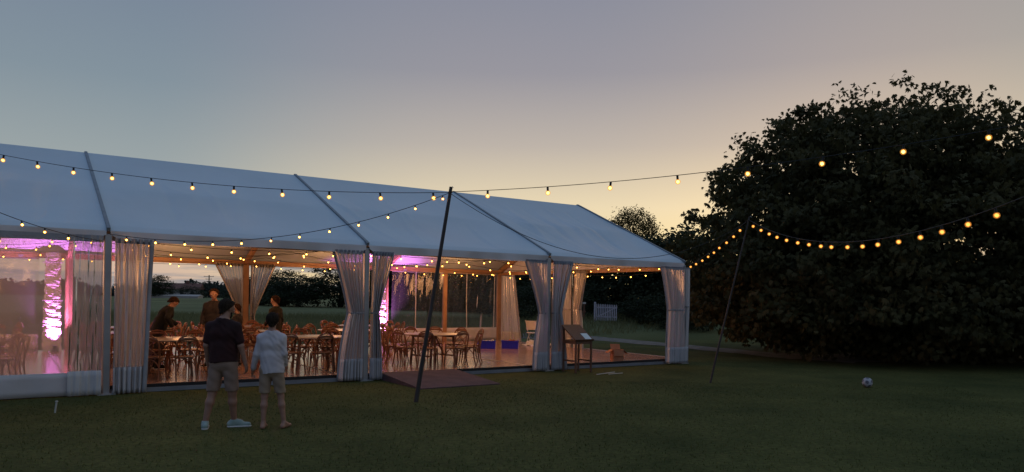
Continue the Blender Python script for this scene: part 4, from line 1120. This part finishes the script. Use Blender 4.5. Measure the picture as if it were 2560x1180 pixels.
def v3(*a): return np.array(a, float)
def person(label, loc, rz, H, J, spec, h):
    """J overrides joints of a 1.80 m figure facing +y; spec lists the clothes"""
    D = dict(pel=v3(0, 0, .95), wai=v3(0, .005, 1.12), che=v3(0, 0, 1.33), neck=v3(0, -.015, 1.50), head=v3(0, .02, 1.675), turn=0.0, tilt=0.0)
    for sg, s_ in (('L', -1), ('R', 1)):
        D['sh' + sg] = v3(s_ * .178, -.01, 1.412); D['el' + sg] = v3(s_ * .245, -.03, 1.155); D['wr' + sg] = v3(s_ * .265, .03, .90)
        D['hip' + sg] = v3(s_ * .09, 0, .92); D['kn' + sg] = v3(s_ * .12, .02, .50); D['an' + sg] = v3(s_ * .135, -.02, .085); D['toe' + sg] = v3(s_ * .16, .16, .03)
    D.update(J)
    o = thing('person', label, 'person', loc, rz); ks = H / 1.8
    w_ = spec.get('build', 1.0)
    allp = np.array([D[k] for k in D if isinstance(D[k], np.ndarray)])
    lo, hi = allp.min(0) - .22, allp.max(0) + .22; lo[2] = min(lo[2], -.03)
    def torso(s, g=0.0, k=.05):
        for a, b_, ra, rb, off in (('pel', 'wai', .105, .10, .065), ('wai', 'che', .10, .115, .070), ('che', 'neck', .115, .06, .075)):
            for sg in (-1, 1):
                side = (D['shR'] - D['shL']); side = side / np.linalg.norm(side)
                off2 = off * (.25 if b_ == 'neck' else 1)
                s.cap(D[a] + side * sg * off * w_, D[b_] + side * sg * off2 * w_, ra * w_ + g, rb * w_ + g, k)
        for q in 'LR': s.cap(D['neck'] * .75 + D['sh' + q] * .25 - v3(0, 0, .02), D['sh' + q], .055 + g, .058 + g, .05)
    def arm(s, q, g=0.0, upto=2.0):
        a, b_, c = D['sh' + q], D['el' + q], D['wr' + q]
        if upto < 1: s.cap(a, a + (b_ - a) * upto, .056 * w_ + g, .047 * w_ + g * 1.15, .03); return
        s.cap(a, b_, .054 * w_ + g, .042 * w_ + g, .03)
        f = min(1, upto - 1); s.cap(b_, b_ + (c - b_) * f, .043 * w_ + g, (.043 + (.029 - .043) * f) * w_ + g, .02)
    def leg(s, q, g=0.0, upto=2.0):
        a, b_, c = D['hip' + q], D['kn' + q], D['an' + q]
        if upto < 1: s.cap(a, a + (b_ - a) * upto, .088 * w_ + g, (.088 - .026 * upto) * w_ + g * 1.35, .035); return
        s.cap(a, b_, .088 * w_ + g, .058 * w_ + g, .035)
        m = b_ + (c - b_) * .33 + v3(0, -.012, 0); f = min(1, upto - 1)
        s.cap(b_, m, .056 * w_ + g, .058 * w_ + g, .03); s.cap(m, b_ + (c - b_) * max(f, .34), .057 * w_ + g, .036 * w_ + g, .03)
    # body: one continuous surface
    B = SDF(lo, hi, h)
    torso(B); 
    for q in 'LR':
        arm(B, q); leg(B, q)
        an, toe = D['an' + q], D['toe' + q]; heel = an + (an - toe) * v3(.25, .25, 0) + v3(0, 0, -.045)
        B.cap(an, heel, .036, .034, .02); B.cap(heel, toe, .034, .026, .02); B.cap(an, (an + toe) / 2 + v3(0, 0, .0), .034, .03, .02)
        # hand
        wr, el = D['wr' + q], D['el' + q]; d = wr - el; d /= np.linalg.norm(d)
        hd = D.get('hand' + q, d * .8 + v3(0, .15, -.35)); hd = hd / np.linalg.norm(hd)
        fwd = D.get('thumb' + q, v3(0, 1, .1)); sd = fwd - hd * fwd.dot(hd); sd /= np.linalg.norm(sd)
        inn = np.cross(hd, sd) * (1 if q == 'L' else -1)
        kn = wr + hd * .085
        for t in (-.026, -.009, .009, .026): B.cap(wr + sd * t * .6, kn + sd * t, .016, .013, .012)
        for t, ln in ((-.030, .058), (-.010, .072), (.010, .078), (.029, .070)):
            a = kn + sd * t; b_ = a + (hd * .9 + inn * .30) * ln * .55; c = b_ + (hd * .55 + inn * .8) * ln * .55
            B.cap(a, b_, .0095, .009, .004); B.cap(b_, c, .009, .008, .004)
        a = wr + hd * .028 + sd * .026; b_ = a + (sd * .75 + hd * .65 + inn * .2) * .042; c = b_ + (hd * .9 + sd * .15 + inn * .25) * .034
        B.cap(a, b_, .0125, .0105, .008); B.cap(b_, c, .0105, .009, .004)
    hc = D['head']; up = hc - D['neck']; up = up / np.linalg.norm(up)
    B.cap(D['neck'], hc - up * .06, .056, .054, .025)
    ca, sa = math.cos(D['turn']), math.sin(D['turn'])
    f = v3(-sa, ca, 0); f = f - up * f.dot(up) + v3(0, 0, -D['tilt']); f /= np.linalg.norm(f); rgt = np.cross(f, up); rgt /= np.linalg.norm(rgt); up2 = np.cross(rgt, f)
    hp = lambda x, y, z: hc + rgt * x + f * y + up2 * z
    B.cap(hp(0, -.025, .035), hp(0, .012, .030), .083, .080, .02)
    B.cap(hp(0, .02, -.01), hp(0, .052, -.075), .066, .040, .03)
    B.cap(hp(0, .092, .012), hp(0, .112, -.022), .008, .013, .012)          # nose
    for s_ in (-1, 1):
        B.cap(hp(s_ * .080, -.002, .012), hp(s_ * .076, .004, -.026), .014, .010, .006)   # ears
        B.cap(hp(s_ * .018, .092, .026), hp(s_ * .045, .082, .026), .010, .009, .01)       # brows
    B.cap(hp(-.02, .088, -.052), hp(.02, .088, -.052), .008, .008, .006)    # lips
    B.build('body', spec.get('skin', M['skin']), o)
    for s_ in (-1, 1):
        b = MB(); vs, fs = ico(.0105, hp(s_ * .031, .084, .004), 2); b.add(vs, fs, True); b.build('eye', M['white'], o)
    # hair: shell over the skull, cut away from the face
    Hh = SDF(hc - .2, hc + .2, h * .8); t_ = spec.get('hair_t', .014)
    Hh.cap(hp(0, -.027, .038), hp(0, .014, .036), .085 + t_, .079 + t_, .01)
    Hh.cap(hp(0, -.03, .02), hp(0, -.026, -.07), .074 + t_, .058 + t_ * .4, .02)
    if spec.get('hair_back'): Hh.cap(hp(0, -.05, .0), hp(0, -.06, -spec['hair_back']), .07 + t_, .05, .04)
    Hh.cut(lambda g: np.maximum(-9, np.minimum((g - hp(0, .035, .058)) @ f * .8 - ((g - hp(0, .035, .058)) @ up2) * .55, 9)))
    lowz = spec.get('hair_low', -.115)
    if not spec.get('hair_back'): Hh.cut(lambda g: -((g - hp(0, 0, lowz)) @ up2))
    gh = np.stack(np.meshgrid(*[Hh.lo[q] + np.arange(Hh.n[q]) * Hh.h for q in range(3)], indexing='ij'), -1)
    Hh.F += .004 * np.sin(gh[..., 0] * 170 + 3 * np.sin(gh[..., 2] * 60)) * np.sin(gh[..., 1] * 150 + gh[..., 2] * 90)
    Hh.build('hair', spec['hair'], o)
    if spec.get('beard'):
        Bd = SDF(hc - .2, hc + .2, h * .8); Bd.cap(hp(0, .022, -.015), hp(0, .056, -.080), .068, .043, .03)
        Bd.cut(lambda g: (g - hp(0, 0, -.035)) @ up2); Bd.cut(lambda g: -((g - hp(0, -.01, 0)) @ f)); Bd.build('beard', spec['hair'], o)
    # top
    S = SDF(lo, hi, h); g_ = spec.get('loose', .016)
    torso(S, g_)
    hem = spec['hem']
    S.cap(v3(*D['pel'][:2], hem), D['wai'], .148 * w_ + g_, .135 * w_ + g_, .05, (.82, 1.06, 1))
    for q in 'LR': arm(S, q, .010 + g_ * .4, spec['sleeve'])
    nk = D['neck'] + up * .035
    S.cut(lambda g: (g - nk) @ (up + v3(0, -.25, 0)))
    S.cut(lambda g: hem + .012 * np.sin(g[..., 0] * 14) - g[..., 2])
    g2 = np.stack(np.meshgrid(*[S.lo[q] + np.arange(S.n[q]) * h for q in range(3)], indexing='ij'), -1)
    S.F += .0035 * np.sin(g2[..., 2] * 26 + 9 * np.sin(g2[..., 0] * 9 + g2[..., 2] * 4)) * np.sin(g2[..., 0] * 17 + 5 * np.sin(g2[..., 2] * 6))
    S.build(spec.get('top_name', 'shirt'), spec['top'], o)
    # shorts or trousers
    S = SDF(lo, hi, h); gs = .02
    for sg in (-1, 1): S.cap(D['pel'] + v3(sg * .065 * w_, 0, -.02), D['wai'] + v3(sg * .055 * w_, 0, 0), .112 * w_ + gs * .5, .10 * w_ + gs * .4, .05)
    for q in 'LR': leg(S, q, gs, spec['leg'])
    S.cap(D['pel'] + v3(0, -.025, -.05), D['pel'] + v3(0, -.02, .0), .092, .085, .05)
    wz = D['pel'][2] + .045; S.cut(lambda g: g[..., 2] - wz)
    if spec['leg'] < 1:
        for_z = min(D['hipL'][2] + (D['knL'] - D['hipL'])[2] * spec['leg'], D['hipR'][2] + (D['knR'] - D['hipR'])[2] * spec['leg']) - .03
        S.cut(lambda g: for_z - g[..., 2])
    g2 = np.stack(np.meshgrid(*[S.lo[q] + np.arange(S.n[q]) * h for q in range(3)], indexing='ij'), -1)
    S.F += .004 * np.sin(g2[..., 2] * 41 + g2[..., 0] * 30) * np.sin(g2[..., 1] * 25)
    S.build(spec.get('leg_name', 'shorts'), spec['bottom'], o)
    if 'shoe' in spec:
        for q in 'LR':
            an, toe = D['an' + q], D['toe' + q]; S = SDF(np.minimum(an, toe) - .14, np.maximum(an, toe) + .14, h)
            dirf = (toe - an) * v3(1, 1, 0); heel = an - dirf * .27 + v3(0, 0, -.04); tp = toe + dirf * .10
            S.cap(heel, tp, .042, .036, .02); S.cap(an + v3(0, 0, .0), (an + toe) / 2 + v3(0, 0, .010), .045, .036, .03); S.cap(heel, an, .045, .046, .02)
            S.cut(lambda g: -g[..., 2] - .0); S.cut(lambda g: g[..., 2] - .115); so_ = S.build('shoe', spec['shoe'], o)
            S = SDF(np.minimum(an, toe) - .14, np.maximum(an, toe) + .14, h); S.cap(heel * v3(1, 1, 0) + v3(0, 0, .012), tp * v3(1, 1, 0) + v3(0, 0, .012), .046, .041, .0)
            S.cut(lambda g: -g[..., 2] - .0); S.cut(lambda g: g[..., 2] - .024); S.build('sole', M['white'], so_)
    o.scale = (ks, ks, ks)
    return o

hair_dark = pmat('dark_hair', (.042, .027, .018), (.016, .010, .007), rough=.9, spec=.1, scale=60, stretch=(1, 1, .2))
hair_brown = pmat('brown_hair', (.04, .02, .012), (.024, .012, .008), rough=.85, spec=.1, scale=60, stretch=(1, 1, .2))
navy = pmat('dark_purple_cotton', (.036, .006, .005), (.019, .0035, .0035), rough=.9, scale=5)
khaki = pmat('khaki_cotton', (.33, .215, .16), (.25, .165, .125), rough=.9, scale=6)
sand = pmat('sand_cotton', (.34, .24, .165), (.27, .19, .13), rough=.9, scale=6)
greyw = pmat('pale_grey_jersey', (.62, .55, .55), (.50, .44, .45), rough=.9, scale=4)
blackc = pmat('black_cotton', (.004, .0045, .004), (.0025, .003, .0025), rough=.9, scale=5)
taupe = pmat('grey_brown_knit', (.026, .021, .022), (.017, .014, .015), rough=.95, scale=9)
teal = pmat('pale_teal_trainer', (.34, .42, .38), (.22, .30, .27), rough=.6, scale=9)
dark_tr = pmat('dark_trousers', (.015, .014, .018), (.010, .010, .012), rough=.9, scale=5)

person('man in dark purple T-shirt, khaki shorts and pale trainers, seen from behind on the lawn', (-4.02, 10.35, 0), R(-4), 1.81,
       dict(turn=-.6, hipL=v3(-.09, 0, .92), knL=v3(-.155, .01, .50), anL=v3(-.215, -.07, .085), toeL=v3(-.275, .08, .03),
            knR=v3(.105, .06, .50), anR=v3(.10, .14, .085), toeR=v3(.265, .20, .03),
            elL=v3(-.235, -.03, 1.15), wrL=v3(-.245, .05, .90), elR=v3(.25, -.01, 1.15), wrR=v3(.30, .03, .91), head=v3(.02, .045, 1.665)),
       dict(top=navy, sleeve=.72, hem=.93, bottom=khaki, leg=.88, shoe=teal, hair=hair_dark, hair_t=.018, beard=True, build=.98, loose=.016), .0075)
person('young person in pale grey long-sleeved top and sand shorts, barefoot, seen from behind', (-3.37, 10.42, 0), R(3), 1.62,
       dict(turn=.15, shL=v3(-.158, -.01, 1.412), shR=v3(.158, -.01, 1.412), elL=v3(-.225, -.03, 1.16), wrL=v3(-.30, .05, .92), elR=v3(.19, -.01, 1.17), wrR=v3(.17, .15, .98), anL=v3(-.10, -.05, .085), toeL=v3(-.11, .13, .03), knL=v3(-.10, 0, .5),
            anR=v3(.20, .02, .085), toeR=v3(.25, .19, .03), knR=v3(.14, .04, .5), pel=v3(.02, 0, .95)),
       dict(top=greyw, sleeve=1.93, hem=.87, bottom=sand, leg=.80, hair=hair_dark, hair_t=.016, build=.86, loose=.018, top_name='long_sleeved_top'), .0075)
person('person in black leaning over between the tables with one elbow out', T(1.33, 2.98, FLOOR), R(-50), 1.74,
       dict(wai=v3(0, .07, 1.11), che=v3(0, .17, 1.29), neck=v3(0, .24, 1.43), head=v3(0, .33, 1.56), tilt=.6, turn=-.2, shL=v3(-.185, .20, 1.375), shR=v3(.185, .20, 1.375),
            elR=v3(.40, .09, 1.20), wrR=v3(.33, .22, 1.00), elL=v3(-.30, .30, 1.15), wrL=v3(-.20, .48, 1.02), anL=v3(-.14, -.1, .085)),
       dict(top=blackc, sleeve=1.85, hem=.90, bottom=dark_tr, leg=1.97, leg_name='trousers', shoe=blackc, hair=hair_brown, hair_t=.015, hair_back=.06, loose=.024, top_name='jumper'), .011)
person('tall person in grey-brown top behind the man in the dark T-shirt', T(2.52, 2.95, FLOOR), R(178), 1.83,
       dict(turn=.2, elL=v3(-.24, .02, 1.16), wrL=v3(-.19, .2, 1.02), elR=v3(.24, .02, 1.16), wrR=v3(.20, .18, .98)),
       dict(top=taupe, sleeve=1.9, hem=.88, bottom=dark_tr, leg=1.97, leg_name='trousers', shoe=blackc, hair=hair_brown, hair_t=.02, loose=.022, top_name='jumper'), .011)
person('shorter person in dark top half hidden right of the man in the dark T-shirt', T(3.02, 2.85, FLOOR), R(100), 1.48,
       dict(turn=.1, elR=v3(.23, .08, 1.2), wrR=v3(.12, .22, 1.32), elL=v3(-.24, .0, 1.16)),
       dict(top=taupe, sleeve=1.9, hem=.88, bottom=dark_tr, leg=1.97, leg_name='trousers', shoe=blackc, hair=hair_brown, hair_t=.02, hair_back=.09, loose=.02, top_name='jumper'), .011)
person('slim person in olive top turned left behind the one in the grey top', T(3.95, 2.92, FLOOR), R(75), 1.69,
       dict(turn=.2, elL=v3(-.25, .05, 1.17), wrL=v3(-.15, .2, 1.05)),
       dict(top=pmat('olive_cotton', (.028, .024, .013), (.018, .015, .008), rough=.9, scale=5), sleeve=1.9, hem=.88, bottom=dark_tr, leg=1.97, leg_name='trousers', shoe=blackc, hair=hair_brown, hair_t=.018, hair_back=.05, build=.9, loose=.016, top_name='top'), .011)
